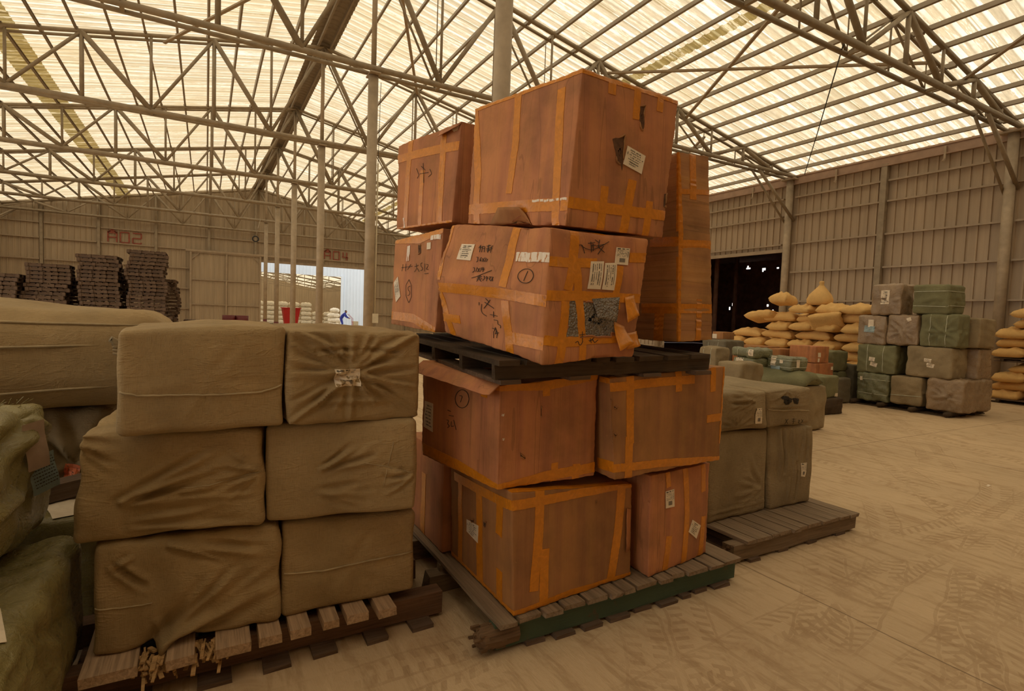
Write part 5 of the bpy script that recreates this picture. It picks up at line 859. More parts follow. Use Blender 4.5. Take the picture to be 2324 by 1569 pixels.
# ================================================================ LEFT CORNER
def hexbox(x0, x1, y0, y1, z0, z1, skew=0.0): 
    return [(x0,y0,z0),(x1,y0,z0),(x0,y1,z0),(x1,y1,z0),(x0,y0,z1),(x1,y0,z1),(x0,y1,z1),(x1,y1,z1)]
def bale(name, c, mat, lab, cat, group=None, r=.03, amp=.008, lam=.3, bulge=.02, seed=1, folds=(), step=.03, cords=(), labels=(), rz=0, cordmat='cord', cw=.008):
    c = [list(q) for q in c]
    if rz:
        mx = sum(q[0] for q in c)/8; my = sum(q[1] for q in c)/8; cs, sn = math.cos(rz), math.sin(rz)
        c = [[mx+(q[0]-mx)*cs-(q[1]-my)*sn, my+(q[0]-mx)*sn+(q[1]-my)*cs, q[2]] for q in c]
    b = Blk(c, r=r, amp=amp, lam=lam, bulge=bulge, seed=seed, folds=folds); b.body(name, mat, step); tag(b.ob, lab, cat, group)
    for pts in cords:
        P = []
        for a, q in zip(pts[:-1], pts[1:]):
            for k in range(8):
                if a[0] == q[0]: P.append((a[0], a[1]+(q[1]-a[1])*k/8, a[2]+(q[2]-a[2])*k/8))
        P.append(pts[-1]); Q = [Vector(b.surf(p[0], np.array(float(p[1])), np.array(float(p[2])), cw*.3)) for p in P]; mb = MB(); mb.tube(Q, cw/2, 6); mb.build('binding_string', cordmat, b.ob, True)
    for (fc, u0, u1, v0, v1, m, txt, rot) in labels:
        cu, cv = (u0+u1)/2, (v0+v1)/2; lu, lv = b.met(fc); q = []
        for a, c2 in ((u0,v1),(u1,v1),(u1,v0),(u0,v0)):
            x, y = (a-cu)*lu, (c2-cv)*lv; q.append((cu+(x*math.cos(rot)-y*math.sin(rot))/lu, cv+(x*math.sin(rot)+y*math.cos(rot))/lv))
        b.patch('paper_label', q, fc, m, off=.006, text=txt, seed=seed, n=4)
    return b
rg = random.Random(21)
# the +x side of these is the one seen: face E (u along y, v up)
b = bale('wrapped_bale', hexbox(-1.35,-.46,1.75,2.86,.02,.56), 'olive', 'olive green wrapped package on the floor at the bottom left corner, its top catching light', 'wrapped package', 'green packages in the left corner', r=.05, amp=.012, seed=61, step=.02,
    folds=folds_fan('E',.3,.9,8,.1,.6,190,330,.012,.02,rg)+folds_fan('E',.1,.3,6,.1,.5,-40,60,.010,.018,rg)+folds_fan('T',.9,.6,9,.1,.5,120,240,.006,.014,rg), labels=[('T',.84,.93,.22,.40,'paper',None,.3)])
b = bale('wrapped_bale', hexbox(-1.5,-.625,1.95,3.10,.60,1.10), 'olive', 'dark green wrapped package stacked at the left edge with hanging pink and blue tags', 'wrapped package', 'green packages in the left corner', r=.05, amp=.014, seed=62, step=.02, rz=math.radians(-3),
    folds=folds_fan('E',.75,.95,9,.1,.5,190,350,.02,.022,rg)+folds_fan('E',.95,.6,8,.1,.4,120,240,.018,.02,rg)+folds_fan('T',.9,.8,8,.1,.5,120,260,.015,.02,rg)+[('E',.0,.42,.8,.44,.02,.025)])
def hangtag(px, py, pz, w_, h, mat, rot, lab, txt, bl):
    vs = []; fs = []; mi = []; n = 6
    for i in range(n+1):
        for j in range(n+1):
            a, c2 = (j/n-.5)*w_, (i/n-.5)*h; y = a*math.cos(rot)-c2*math.sin(rot); z = a*math.sin(rot)+c2*math.cos(rot); vs.append((.004*math.sin(i*1.1)+.003, y, z))
    for i in range(n):
        for j in range(n): k = i*(n+1)+j; fs.append((k,k+1,k+n+2,k+n+1)); mi.append(0)
    r2 = random.Random(3)
    if txt:
        for r_ in range(9):
            a = -.42
            while a < .4:
                l_ = r2.uniform(.03,.09); c2 = .4-r_*.085; q = []
                for aa, cc in ((a,c2),(a+l_,c2),(a+l_,c2-.03),(a,c2-.03)):
                    A, B_ = aa*w_, cc*h; q.append((.009+.004*math.sin((cc+.5)*n*1.1), A*math.cos(rot)-B_*math.sin(rot), A*math.sin(rot)+B_*math.cos(rot)))
                k = len(vs); vs += q; fs.append((k,k+1,k+2,k+3)); mi.append(1); a += l_+.03
    o = rawobj('paper_tag', vs, fs, [mat, 'inkm'], bl.ob, True, mi); o.location = Vector((px,py,pz))-bl.ob.location; o['label'] = lab; o.rotation_euler = (0,0,math.radians(-38)); return o
MATS['pinktag'] = simple('pale_pink_paper', (.42,.31,.24,1), .7, .08, 30)
hangtag(-.575, 2.72, .98, .085, .19, 'pinktag', .12, 'pale pink paper tag', False, b); hangtag(-.57, 2.80, .85, .11, .155, 'blue', .18, 'pale blue printed tag', True, b)
# ragged fibres on the rim of that package
mb = MB()
for i in range(60):
    p = Vector((-.68+rg.uniform(-.12,.02), 2.95+rg.uniform(-.12,.12), 1.09+rg.uniform(-.03,.02)))-b.ob.location; mb.bar(p, p+Vector((rg.uniform(-.01,.03), rg.uniform(-.03,.03), rg.uniform(-.01,.03))), .0025)
mb.build('frayed_threads', 'olive', b.ob)
# pieces between the green packages and the khaki stack
bale('wrapped_bale', hexbox(-1.2,-.44,3.16,3.72,.02,.54), 'olive', 'flat olive package with white paper on top, behind the corner package', 'wrapped package', 'green packages in the left corner', r=.03, amp=.008, seed=63, step=.03, labels=[('T',.72,.96,.05,.42,'paper',None,.35)])
bale('gathered_sack', hexbox(-1.25,-.40,3.80,4.35,.02,.93), 'grey', 'dark gathered sack with an orange label, in the gap left of the khaki stack', 'sack', None, r=.12, amp=.012, seed=64, step=.024,
     folds=folds_fan('R',.72,.62,16,.06,.8,0,345,.03,.022,rg), labels=[('R',.665,.75,.58,.675,'orangelab','address',-.15)])
mb = MB(); mb.box((0,0,0), (.28,.12,.08)); o = mb.build('small_carton', 'oldpal'); o.location = (-.62,3.40,.612); o.rotation_euler = (0,math.radians(-8),math.radians(12)); tag(o, 'small dark printed carton lying in the gap left of the khaki stack', 'cardboard box')
big = bale('large_bale', hexbox(-3.4,-.22,3.62,5.0,.97,1.50), 'jute', 'huge rounded khaki bale lying at far left behind everything, taller than the green packages', 'wrapped package', None, r=.17, amp=.012, lam=.9, bulge=.05, seed=65, step=.05,
     cords=[[('R',.02,.50),('R',.98,.66)],[('R',.02,.05),('R',.98,.22)],[('R',.4,.86),('R',.98,.9)]], cordmat='rope', cw=.014)
bale('wrapped_bale', hexbox(-3.3,-1.35,4.4,5.0,.02,.88), 'grey', 'dark wrapped package supporting the huge bale at far left', 'wrapped package', None, r=.05, seed=66, step=.08)
bale('wrapped_bale', hexbox(-.345,-.30+.32,3.26,3.5,1.05,1.40), 'grey', 'narrow grey package with a knotted top corner behind the top left khaki bale', 'wrapped package', None, r=.03, seed=67, step=.03)
kn = MB(); 
for i in range(5): kn.tube([(0,0,0),(-.02-.01*i,-.01,.02*(i-2)),(-.05,-.02,.015*(i-2))], [.012,.016,.004], 7)
bk = kn.build('cloth_knot', 'grey', None, True); bk.location = (-.345,3.27,1.33); tag(bk, 'knot of grey cloth sticking out left of the top left khaki bale', 'knot')
bale('wrapped_bale', hexbox(-.24,.28,3.36,3.6,.02,1.04), 'grey', 'grey package behind the left khaki stack carrying the rear row', 'wrapped package', None, r=.03, seed=68, step=.08)
# timber under the corner: plank and beam end beside the khaki stack
mb = MB(); mb.plank(-.05,.05,-.45,.45,0,.03,.003,8); o = mb.build('loose_plank', 'redwood'); o.location = (-.435,2.95,.0); o.location = (-.41,2.98,.001); tag(o, 'reddish plank on the floor between the corner package and the left pallet', 'plank')
# ================================================================ MIDDLE GROUND PACKAGES BY THE RIGHT WALL
def ramp_cords(kind):
    L = {'cross': [[('L',.33,0),('L',.33,1),('T',0,.33),('T',1,.33)],[('L',.7,0),('L',.7,1)],[('R',.0,.7),('R',1,.68)],[('L',0,.7),('L',1,.7)]],
         'two': [[('L',.3,0),('L',.3,1)],[('L',.72,0),('L',.72,1)]], 'hor': [[('L',0,.25),('L',1,.28)],[('R',0,.28),('R',1,.3)],[('L',0,.78),('L',1,.78)],[('R',0,.78),('R',1,.78)]], 'one': [[('L',0,.35),('L',1,.30)]], 'none': []}
    out = []
    for p in L[kind]:
        cur = [p[0]]
        for q in p[1:]:
            if q[0] == cur[-1][0]: cur.append(q)
            else: out.append(cur); cur = [q]
        out.append(cur)
    return [c for c in out if len(c) > 1]
GS = 'wrapped packages of the stack by the right wall'
far = [ # y0,y1,x1,z0,z1,mat,cords,label,labels,foldcentre
 (5.64,6.24,12.45,.10,.66,'greenfilm','hor','green wrapped package at the bottom left of the stack by the right wall',[('L',.80,.88,.72,.86,'paper',None,0)],1),
 (5.06,5.60,12.40,.12,.66,'grey','one','plain grey-brown package in the bottom row middle of the wall stack, one string across',[],0),
 (4.40,4.98,12.95,.10,.68,'film','none','shiny crumpled grey-brown package at the bottom right of the wall stack',[],2),
 (5.55,6.27,12.45,.67,1.24,'green','two','green package with two white labels, second row left of the wall stack',[('L',.50,.66,.42,.56,'paper','address',.1),('L',.44,.62,.24,.38,'paper','address',.25)],0),
 (4.62,5.36,12.42,.69,1.26,'grey','none','wide grey package with two white labels, second row right of the wall stack',[('L',.42,.58,.50,.62,'paper','address',.1),('L',.36,.52,.33,.46,'paper','address',.12)],0),
 (5.76,6.30,12.3,1.25,1.83,'film','none','grey package with white and blue labels, third row left end of the wall stack',[('L',.42,.60,.60,.86,'paper',None,0),('L',.36,.74,.42,.64,'blue',None,.05)],1),
 (5.20,5.74,12.3,1.27,1.85,'film','none','grey package gathered to a knot, third row middle of the wall stack',[('L',.22,.36,.80,.92,'paper',None,-.4)],2),
 (4.56,5.17,12.25,1.27,1.87,'green','two','crumpled green package with two cords, third row of the wall stack',[],2),
 (5.52,6.06,12.3,1.85,2.46,'film','none','grey package with a large white sheet, topmost left of the wall stack',[('L',.38,.68,.35,.80,'paper','address',0)],1),
 (4.74,5.32,12.45,1.88,2.42,'green','hor','green package bound with pale cords, topmost right of the wall stack',[],0)]
for i, (y0, y1, x1, z0, z1, m, cd_, lab, labs, fc_) in enumerate(far):
    # corners: N is the near right edge of the left face
    c = [(11.8,y0,z0),(x1,y0,z0),(11.8,y1,z0),(x1,y1,z0),(11.8,y0,z1),(x1,y0,z1),(11.8,y1,z1),(x1,y1,z1)]
    fl = folds_fan('L',.45,.45,14 if fc_ == 2 else 9,.08,.55,0,345,.022 if fc_ == 2 else .012,.022,rg) if fc_ else folds_fan('L',.2,.5,5,.1,.6,-40,40,.008,.025,rg)
    bale('wrapped_package', c, m, lab, 'wrapped package', GS, r=.035, amp=.010, seed=100+i, folds=fl+folds_fan('R',.3,.5,5,.1,.5,0,330,.01,.025,rg), step=.032, cords=ramp_cords(cd_), labels=labs, cw=.012)
bale('wrapped_package', [(12.44,4.46,.69),(13.0,4.46,.69),(12.44,5.3,.69),(13.0,5.3,.69),(12.44,4.46,1.26),(13.0,4.46,1.26),(12.44,5.3,1.26),(13.0,5.3,1.26)], 'film', 'crumpled grey package in the second row at the right rear of the wall stack', 'wrapped package', GS, seed=121, step=.04)
bale('wrapped_package', [(12.27,4.42,1.28),(12.95,4.42,1.28),(12.27,5.2,1.28),(12.95,5.2,1.28),(12.27,4.42,1.82),(12.95,4.42,1.82),(12.27,5.2,1.82),(12.95,5.2,1.82)], 'grey', 'plain grey package in the third row at the right rear of the wall stack', 'wrapped package', GS, seed=122, step=.04)
for j, (y0, y1, z0, z1, m, nm) in enumerate(((5.6,6.3,.10,.66,'grey','bottom'),(5.4,6.3,.68,1.24,'green','second'),(5.3,6.2,1.27,1.83,'film','third'))):
    x0 = 12.5; bale('wrapped_package', [(x0,y0,z0),(x0+.7,y0,z0),(x0,y1,z0),(x0+.7,y1,z0),(x0,y0,z1),(x0+.7,y0,z1),(x0,y1,z1),(x0+.7,y1,z1)], m, 'package in the hidden rear of the wall stack, %s row' % nm, 'wrapped package', GS, seed=123+j, step=.08)
t = empty('wooden_pallet', (12.45,5.45,0)); tag(t, 'dark log-beamed pallet under the package stack by the right wall', 'pallet')
for y in (-.85,-.28,.28,.82):
    mb = MB(); mb.tube([(-.78,y,.055),(.7,y,.055)], [.05,.046], 9); mb.build('log_beam', 'blackwood', t, True)
for x in (-.6,-.2,.2,.6): 
    mb = MB(); mb.plank(x-.07,x+.07,-.9,.9,.0,.018); mb.build('bottom_board', 'blackwood', t)
# clutter of parcels between the orange stack and the wall stack
mid = [ # x0,x1,y0,y1,z0,z1,mat,name,label,labels
 (10.6,11.2,6.40,7.05,.56,.83,'card','cardboard_box','red-brown carton, lower of two stacked left of the wall stack',[('R',.85,.97,.5,.75,'paper',None,0)]),
 (10.6,11.05,6.42,6.98,.84,1.17,'card','cardboard_box','red-brown carton on top of another, left of the wall stack, below the yellow sacks',[('R',.15,.35,.35,.62,'paper',None,0),('R',.15,.28,.05,.28,'paper',None,0)]),
 (10.5,11.3,6.4,7.05,.01,.55,'green','wrapped_package','green package under the two red-brown cartons',[]),
 (11.45,12.0,6.56,7.05,.64,1.06,'green','wrapped_package','dark green package with one pale cord, upper one beside the wall stack',[]),
 (11.45,12.0,6.56,7.05,.01,.63,'green','wrapped_package','dark green package, lower one beside the wall stack',[]),
 (11.25,11.7,6.30,6.5,.01,.52,'cloth','wrapped_package','dark draped package on the floor beside the wall stack',[]),
 (12.05,12.3,6.45,7.0,.01,.78,'cloth','wrapped_package','narrow dark package right at the left edge of the wall stack',[]),
 (7.5,7.85,4.87,5.30,.885,1.09,'greenfilm','wrapped_package','small green parcel with white labels resting on a limp green bundle',[('L',.60,.80,.35,1.0,'paper',None,0),('L',.35,.45,.55,.8,'paper',None,0),('R',.25,.42,.3,.85,'paper',None,0),('L',.45,.80,-.0,.34,'blue',None,0)]),
 (7.3,8.2,4.75,5.72,.02,.67,'grey','wrapped_package','grey package carrying the limp green bundle',[]),
 (7.2,7.6,5.30,5.66,.70,.885,'greenfilm','wrapped_package','lowest of three leaning green parcels',[('L',.80,.95,.2,.9,'paper','address',0)]),
 (7.2,7.6,5.30,5.68,.895,1.05,'greenfilm','wrapped_package','middle one of three leaning green parcels, with a framed label',[('L',.50,.85,.05,.95,'paper','waybill',0)]),
 (7.2,7.62,5.28,5.70,1.06,1.19,'greenfilm','wrapped_package','topmost of three leaning green parcels, a cord around it',[('L',.05,.25,.2,.9,'paper','address',0)]),
 (7.1,8.1,5.78,6.4,.02,.72,'cloth','wrapped_package','dark package behind the leaning green parcels',[]),
 (7.05,7.9,5.66,5.70,.0,.02,'wx','floor_board','thin board on the floor behind the leaning parcels',[]),
 (9.0,9.35,7.37,7.62,1.24,1.39,'card2','cardboard_box','small brown carton, highest of the clutter right of the orange stack',[('L',.55,1.0,.1,.7,'paper',None,0)]),
 (8.8,9.4,7.15,7.70,.66,1.23,'cloth','wrapped_package','grey corded package under the small brown carton',[]),
 (8.8,9.6,7.1,7.8,.02,.65,'cloth','wrapped_package','grey package at the floor under the corded one',[]),
 (8.0,8.35,6.66,7.05,.60,1.12,'grey','wrapped_package','grey package with pale cords just right of the orange stack',[('L',.6,.9,.3,.6,'paper',None,0)]),
 (8.0,8.6,6.6,7.05,.02,.59,'grey','wrapped_package','grey package on the floor just right of the orange stack',[]),
 (9.0,9.25,6.85,7.12,.78,.95,'card','cardboard_box','small striped pink carton low among the clutter',[('L',.0,.3,.2,.8,'paper',None,0)]),
 (8.9,9.5,6.5,7.12,.02,.77,'grey','wrapped_package','grey package under the small striped pink carton',[]),
 (10.5,10.95,7.45,8.12,.88,1.10,'card2','cardboard_box','pale brown carton in front of the yellow sacks, left one',[]),
 (10.5,10.95,7.12,7.40,.88,1.07,'card2','cardboard_box','open brown carton in front of the yellow sacks, right one',[]),
 (10.4,11.2,7.12,8.2,.02,.87,'cloth','wrapped_package','dark package carrying the cartons before the yellow sacks',[]),
 (6.0,6.45,4.60,4.96,.50,1.05,'grey','wrapped_package','brown-grey package with a dusty top behind the flat khaki bales',[]),
 (5.9,6.6,4.5,5.1,.02,.49,'grey','wrapped_package','package under the dusty-topped one behind the khaki bales',[]),
 (9.5,10.0,5.60,6.0,.30,.68,'green','wrapped_package','green package with a draped corner on a low pallet',[('R',.8,.98,.02,.2,'paper',None,0)]),
 (9.45,10.1,5.55,6.2,.0,.29,'blackwood','low_pallet','low dark pallet under the green draped package',[]),
 (5.2,5.9,3.9,4.6,.02,.62,'olive','wrapped_package','pale olive package corner peeking behind the flat khaki bales',[])]
for i, (x0, x1, y0, y1, z0, z1, m, nm, lab, labs) in enumerate(mid):
    cdk = {3:'two', 11:'two', 15:'two', 17:'two', 7:'hor'}.get(i, 'none')
    carton = nm == 'cardboard_box'
    bale(nm, hexbox(x0,x1,y0,y1,z0,z1), m, lab, 'cardboard box' if carton else ('pallet' if 'pallet' in nm else ('plank' if 'board' in nm else 'wrapped package')), None if ('pallet' in nm or 'board' in nm) else 'loose parcels between the stacks', r=.008 if carton or z1-z0 < .05 else .03, amp=.002 if carton else (.009 if z1-z0 > .05 else .0005), lam=.3, bulge=.004 if carton or z1-z0 < .05 else .016, seed=140+i,
         folds=[] if carton or z1-z0 < .05 else folds_fan('L',.5,.5,7,.1,.5,0,340,.010,.02,rg), step=.04, cords=ramp_cords(cdk) if cdk != 'none' else [], labels=labs, rz=math.radians(rg.uniform(-3,3)) if not carton else 0, cw=.009)
# ---------------------------------------------------------------- filled sacks
def sackmesh(name, L, Wd, Hh, seed, m='sack', slump=.0):
    rg_ = np.random.RandomState(seed); n = 22; k = 14; vs = []; fs = []
    K = rg_.normal(size=(7,2))*6; ph = rg_.uniform(0, 6.28, 7)
    def hgt(a, b):
        e = max(0, 1-abs(a)**4.5)**.45*max(0, 1-abs(b)**4)**.5; return e
    for s_ in (1, -1):
        for i in range(n+1):
            for j in range(k+1):
                a, b = -1+2*i/n, -1+2*j/k; pin = 1-.10*(1-abs(b)**2)*0-.07*(abs(a)**6)*(1-abs(b)); e = hgt(a, b)
                w_ = sum(np.sin(K[q][0]*a+K[q][1]*b+ph[q]) for q in range(7))*.010*e
                x = a*L/2*(1-.05*(1-b*b)); y = b*Wd/2*(1-.09*(a*a)*(1-abs(b)**4)*-1-.05); z = Hh/2+s_*e*Hh/2+(w_ if s_ > 0 else 0)-slump*(a*a)*Hh
                x += .012*math.sin(b*9+seed)*(abs(a) > .99); vs.append((x, y, max(0, z) if s_ < 0 else z))
    m_ = (n+1)*(k+1)
    for s_ in (0, 1):
        for i in range(n):
            for j in range(k):
                q = [s_*m_+i*(k+1)+j, s_*m_+(i+1)*(k+1)+j, s_*m_+(i+1)*(k+1)+j+1, s_*m_+i*(k+1)+j+1]; fs.append(tuple(q if not s_ else q[::-1]))
    bm = bmesh.new(); bv = [bm.verts.new(v) for v in vs]
    for f in fs: bm.faces.new([bv[i] for i in f])
    bmesh.ops.remove_doubles(bm, verts=bm.verts, dist=1e-4); me = bpy.data.meshes.new(name); bm.to_mesh(me); bm.free(); me.materials.append(MATS[m])
    me.polygons.foreach_set('use_smooth', [True]*len(me.polygons)); return me
SK = [sackmesh('filled_sack', .92, .62, .225, s_, slump=.16) for s_ in (1,2,3,4,5)]
tier = ['bottom','second','third','fourth','fifth','sixth','seventh','eighth','ninth','tenth','eleventh','twelfth']
def sack(x, y, z, rz, lab, grp, rx=0, ry=0, me=None, sc=1):
    o = bpy.data.objects.new('filled_sack', me or SK[rg.randrange(5)]); COL.objects.link(o); o.location = (x,y,z); o.rotation_euler = (rx,ry,rz); o.scale = (sc,sc,sc); tag(o, lab, 'sack', grp); return o
GL1 = 'yellow sacks of the pile beside the dark doorway'
PN = ['rightmost','second from right','third from right','fourth from right','fifth from right','sixth from right','leftmost']
for r_ in range(9):
    z = .12+r_*.222; sp_ = .66 if r_ % 2 == 0 else .95; y = 6.98+(.0 if r_ % 2 == 0 else .12); j = 0
    while y < 10.7-max(0, r_-3)*.36:
        sack(13.35+rg.uniform(-.05,.05), y, z, (0 if r_ % 2 == 0 else math.pi/2)+rg.uniform(-.12,.12), 'yellow sack, %s layer, %s, pile beside the dark doorway' % (tier[r_], PN[min(j,6)]), GL1, rg.uniform(-.04,.04), rg.uniform(-.05,.05)); y += sp_; j += 1
for r_ in range(9):
    y = 7.1+(.3 if r_ % 2 else 0); j = 0
    while y < 10.4-max(0, r_-3)*.36:
        sack(14.16+rg.uniform(-.03,.03), y, .12+r_*.222, rg.uniform(-.15,.15)+(math.pi/2 if r_ % 2 == 0 else 0), 'yellow sack, %s layer, rear row, %s, pile beside the dark doorway' % (tier[r_], PN[min(j,6)]), GL1, rg.uniform(-.04,.04), rg.uniform(-.05,.05)); y += .68 if r_ % 2 else .95; j += 1
def upsack(name, seed):
    rg_ = random.Random(seed); mb = MB(); n = 18; vs = []; fs = []
    prof = [(0,.27),(.04,.33),(.14,.34),(.26,.28),(.38,.17),(.47,.085),(.52,.05),(.56,.07),(.60,.05)]
    for i, (z, r) in enumerate(prof):
        for k in range(n):
            a = 2*math.pi*k/n; w_ = 1+.10*math.sin(3*a+seed)*(r/.34)+.05*math.sin(7*a+i); vs.append((r*w_*math.cos(a), r*w_*math.sin(a)*.8, z))
    for i in range(len(prof)-1):
        for k in range(n): fs.append((i*n+k, i*n+(k+1)%n, (i+1)*n+(k+1)%n, (i+1)*n+k))
    fs += [tuple(range(n-1,-1,-1)), tuple((len(prof)-1)*n+k for k in range(n))]
    return rawobj(name, vs, fs, 'sack', None, True)
o = upsack('filled_sack', 1); o.location = (13.3,8.02,2.10); tag(o, 'upright yellow sack with a pointed mouth, on top of the pile beside the doorway', 'sack', GL1)
o = sack(13.15, 8.95, 2.12, 1.45, 'short rolled yellow sack lying on top of the pile beside the doorway', GL1, .25, 0, sc=.8); o.scale = (.62,.8,1.25)
sack(13.2, 9.5, 1.70, 1.45, 'yellow sack slumped over the left shoulder of the pile beside the doorway', GL1, .3, .1)
mb = MB()
for a, b_, c, d_ in ((0,0,.03,.14),(.04,.02,.10,.13),(.0,.13,.12,.10),(.08,0,.12,.14),(.13,.0,.17,.12),(.02,.06,.16,.05)): mb.bar((a*1.2,0,b_), (c*1.2,0,d_), .022, .003, up=Vector((0,1,0)))
sd_ = sack(12.86, 7.6, 1.66, math.pi/2+.3, 'yellow sack with a dark printed stamp, leaning on the front of the pile', GL1, .8, .15, sc=.8)
o = mb.build('printed_stamp', 'inkm', sd_); o.location = (-.08,-.0,.272); o.rotation_euler = (math.radians(-90),0,.2)
t = pallet('wooden_pallet', 'dark pallet under the yellow sack pile beside the doorway', None, 12.9, 14.7, 6.95, 10.8, 0, .12, spread(12.9,14.7,8,.04,2), [7.1,8.4,9.6,10.6], [(13.0,13.1),(14.4,14.5)], m_deck='oldpal', m_str='blackwood')
GL2 = 'yellow sacks of the pile at the right edge'
for base, nl in ((.07,4),(1.03,5)):
    for r_ in range(nl):
        sp_ = .66 if r_ % 2 == 0 else .95; y = 5.1-(0 if r_ < 3 else .3)-(.15 if r_ % 2 else 0); j = 0
        while y > 3.2:
            sack(16.05+rg.uniform(-.05,.05), y, base+r_*(.202 if base < 1 else .222), (0 if r_ % 2 == 0 else math.pi/2)+rg.uniform(-.12,.12), 'yellow sack, %s layer, %s tier, %s, pile at the right edge' % (tier[r_], 'lower' if base < 1 else 'upper', ['leftmost','second from left','third from left','fourth from left'][min(j,3)]), GL2, rg.uniform(-.04,.04), rg.uniform(-.05,.05)); y -= sp_; j += 1
pallet('wooden_pallet', 'dark lower pallet of the sack pile at the right edge', None, 15.6, 16.7, 2.6, 5.4, 0, .10, spread(15.6,16.7,6,.04,2), [2.8,4.0,5.2], [(15.7,15.8),(16.5,16.6)], m_deck='oldpal', m_str='blackwood')
pallet('wooden_pallet', 'dark middle pallet between the two tiers of sacks at the right edge', None, 15.65, 16.6, 2.7, 5.35, .93, 1.02, spread(15.65,16.6,6,.04,2), [2.8,4.0,5.2], [(15.7,15.8),(16.5,16.6)], m_deck='blackwood', m_str='blackwood')
# limp green bundle on the clutter
bmk = sackmesh('limp_bundle', .75, .95, .24, 9, 'green', .3); o = bpy.data.objects.new('limp_bundle', bmk); COL.objects.link(o); o.location = (7.65,5.12,.67); o.rotation_euler = (0,0,.25); tag(o, 'limp green cloth bundle lying under the small green parcel', 'bundle')
# ================================================================ OLD PALLETS STACKED IN THE BACKGROUND
def palmesh(name, w_, d_, h, seed):
    r2 = random.Random(seed); mb = MB()
    for x in [(-.5+(i+.5)/7)*w_ for i in range(7)]: mb.box((x+r2.uniform(-.01,.01), r2.uniform(-.03,.02), h-.012), (w_/9, d_, .022))
    for y in (-d_/2+.03, 0, d_/2-.03): mb.box((r2.uniform(-.02,.02), y, h/2), (w_, .05, h-.05))
    for x in (-w_/2+.05, -w_/6, w_/6, w_/2-.05): mb.box((x, -d_/2+.02, h/2), (.09, .10, h-.03))
    for x in (-w_/2+.06, 0, w_/2-.06): mb.box((x, r2.uniform(-.02,.02), .012), (.10, d_, .022))
    me = bpy.data.meshes.new(name); me.from_pydata(mb.v, [], mb.f); me.materials.append(MATS['oldpal']); return me
PM = [palmesh('stacked_pallet', 1.22, 1.1, .140, s_) for s_ in range(4)]
PF = [palmesh('stacked_pallet', 1.1, 1.0, .128, 20+s_) for s_ in range(2)]
stk = [(-1.93,25,25,'rightmost'),(-3.36,25.1,23,'second from right'),(-4.85,25.2,20,'third from right'),(-6.15,25.0,17,'fourth from right'),(-7.45,25.1,17,'fifth from right'),(-1.60,26.3,18,'rear right'),(-3.3,26.4,19,'rear middle'),(-4.7,26.4,17,'rear left')]
for (x, y, n_, nm) in stk:
    z = 0.0; cx = 0
    for i in range(n_):
        me = PM[rg.randrange(4)]; o = bpy.data.objects.new('stacked_pallet', me); COL.objects.link(o); cx = cx*.6+rg.uniform(-.06,.06)
        o.location = (x+cx, y+rg.uniform(-.06,.06), z); o.rotation_euler = (0,0,rg.uniform(-.09,.09)); z += .1402
        tag(o, 'old pallet, %s background stack, %s from the floor' % (nm, (tier+['thirteenth','fourteenth','fifteenth','sixteenth','seventeenth','eighteenth','nineteenth','twentieth','twenty-first','twenty-second','twenty-third','twenty-fourth','twenty-fifth','twenty-sixth'])[i].replace('bottom','lowest')), 'pallet', 'old pallets stacked before the back wall')
# leaning pallets at the side of the rightmost stack
for i in range(5):
    o = bpy.data.objects.new('stacked_pallet', PF[i % 2]); COL.objects.link(o); o.location = (-1.30+rg.uniform(-.03,.03), 25.2+i*.02, i*.42); o.rotation_euler = (0, math.radians(88), rg.uniform(-.1,.1)); o.location.z = .52 if i == 0 else .52+i*.0
    if i: bpy.data.objects.remove(o); continue
    tag(o, 'old pallet standing on edge against the rightmost background stack', 'pallet', 'old pallets stacked before the back wall')
for i in range(7):
    o = bpy.data.objects.new('stacked_pallet', PF[i % 2]); COL.objects.link(o); o.location = (-.25+rg.uniform(-.05,.05), 28, i*.1285); tag(o, 'old pallet of the short stack before the sliding door, %s from the floor' % tier[i].replace('bottom','lowest'), 'pallet', 'pallets of the short stack before the sliding door')
# small table edge and boxes far left under the pallets
mb = MB(); mb.box((0,0,1.30), (2.6,.8,.04)); 
t = empty('work_table', (-7.2,19.5,0)); tag(t, 'plain board table at far left before the pallet stacks', 'table'); mb.build('tabletop', 'pinkwood', t)
for x in (-1.2,1.2):
    for y in (-.35,.35): mb = MB(); mb.box((x,y,.64), (.06,.06,1.28)); mb.build('leg', 'steel', t)
# drums, red hopper, distant sacks and worker
for x, lab in ((.98,'left'), (1.56,'right')):
    t = empty('steel_drum', (x,30,0)); tag(t, 'maroon topped drum before the back doorway, %s one of the pair' % lab, 'drum', 'pair of maroon drums')
    mb = MB(); mb.tube([(0,0,0),(0,0,.74)], .28, 20); mb.build('pale_body', 'cream', t, True); mb = MB(); mb.tube([(0,0,.74),(0,0,.75),(0,0,1.1)], [.28,.29,.29], 20); mb.build('maroon_top', 'maroon', t, True)
t = empty('red_hopper', (3.3,26,0)); tag(t, 'bright red tapered hopper behind the slim columns', 'hopper')
def frus(z0, z1, a0, a1):
    return [(x*a,y*a,z) for z, a in ((z0,a0),(z1,a1)) for x, y in ((-1,-1),(1,-1),(1,1),(-1,1))], [(3,2,1,0),(0,1,5,4),(1,2,6,5),(2,3,7,6),(3,0,4,7)]
v_, f_ = frus(.72,1.55,.24,.355); o = rawobj('hopper_bowl', v_, f_, 'red', t); m = o.modifiers.new('s','SOLIDIFY'); m.thickness = .02
mb = MB(); 
for a in range(4):
    x0, y0 = ((-.37,-.37),(.37,-.37),(.37,.37),(-.37,.37))[a]; x1, y1 = ((-.37,-.37),(.37,-.37),(.37,.37),(-.37,.37))[(a+1)%4]; mb.bar((x0,y0,1.56), (x1,y1,1.56), .04)
mb.build('hopper_rim', 'red', t)
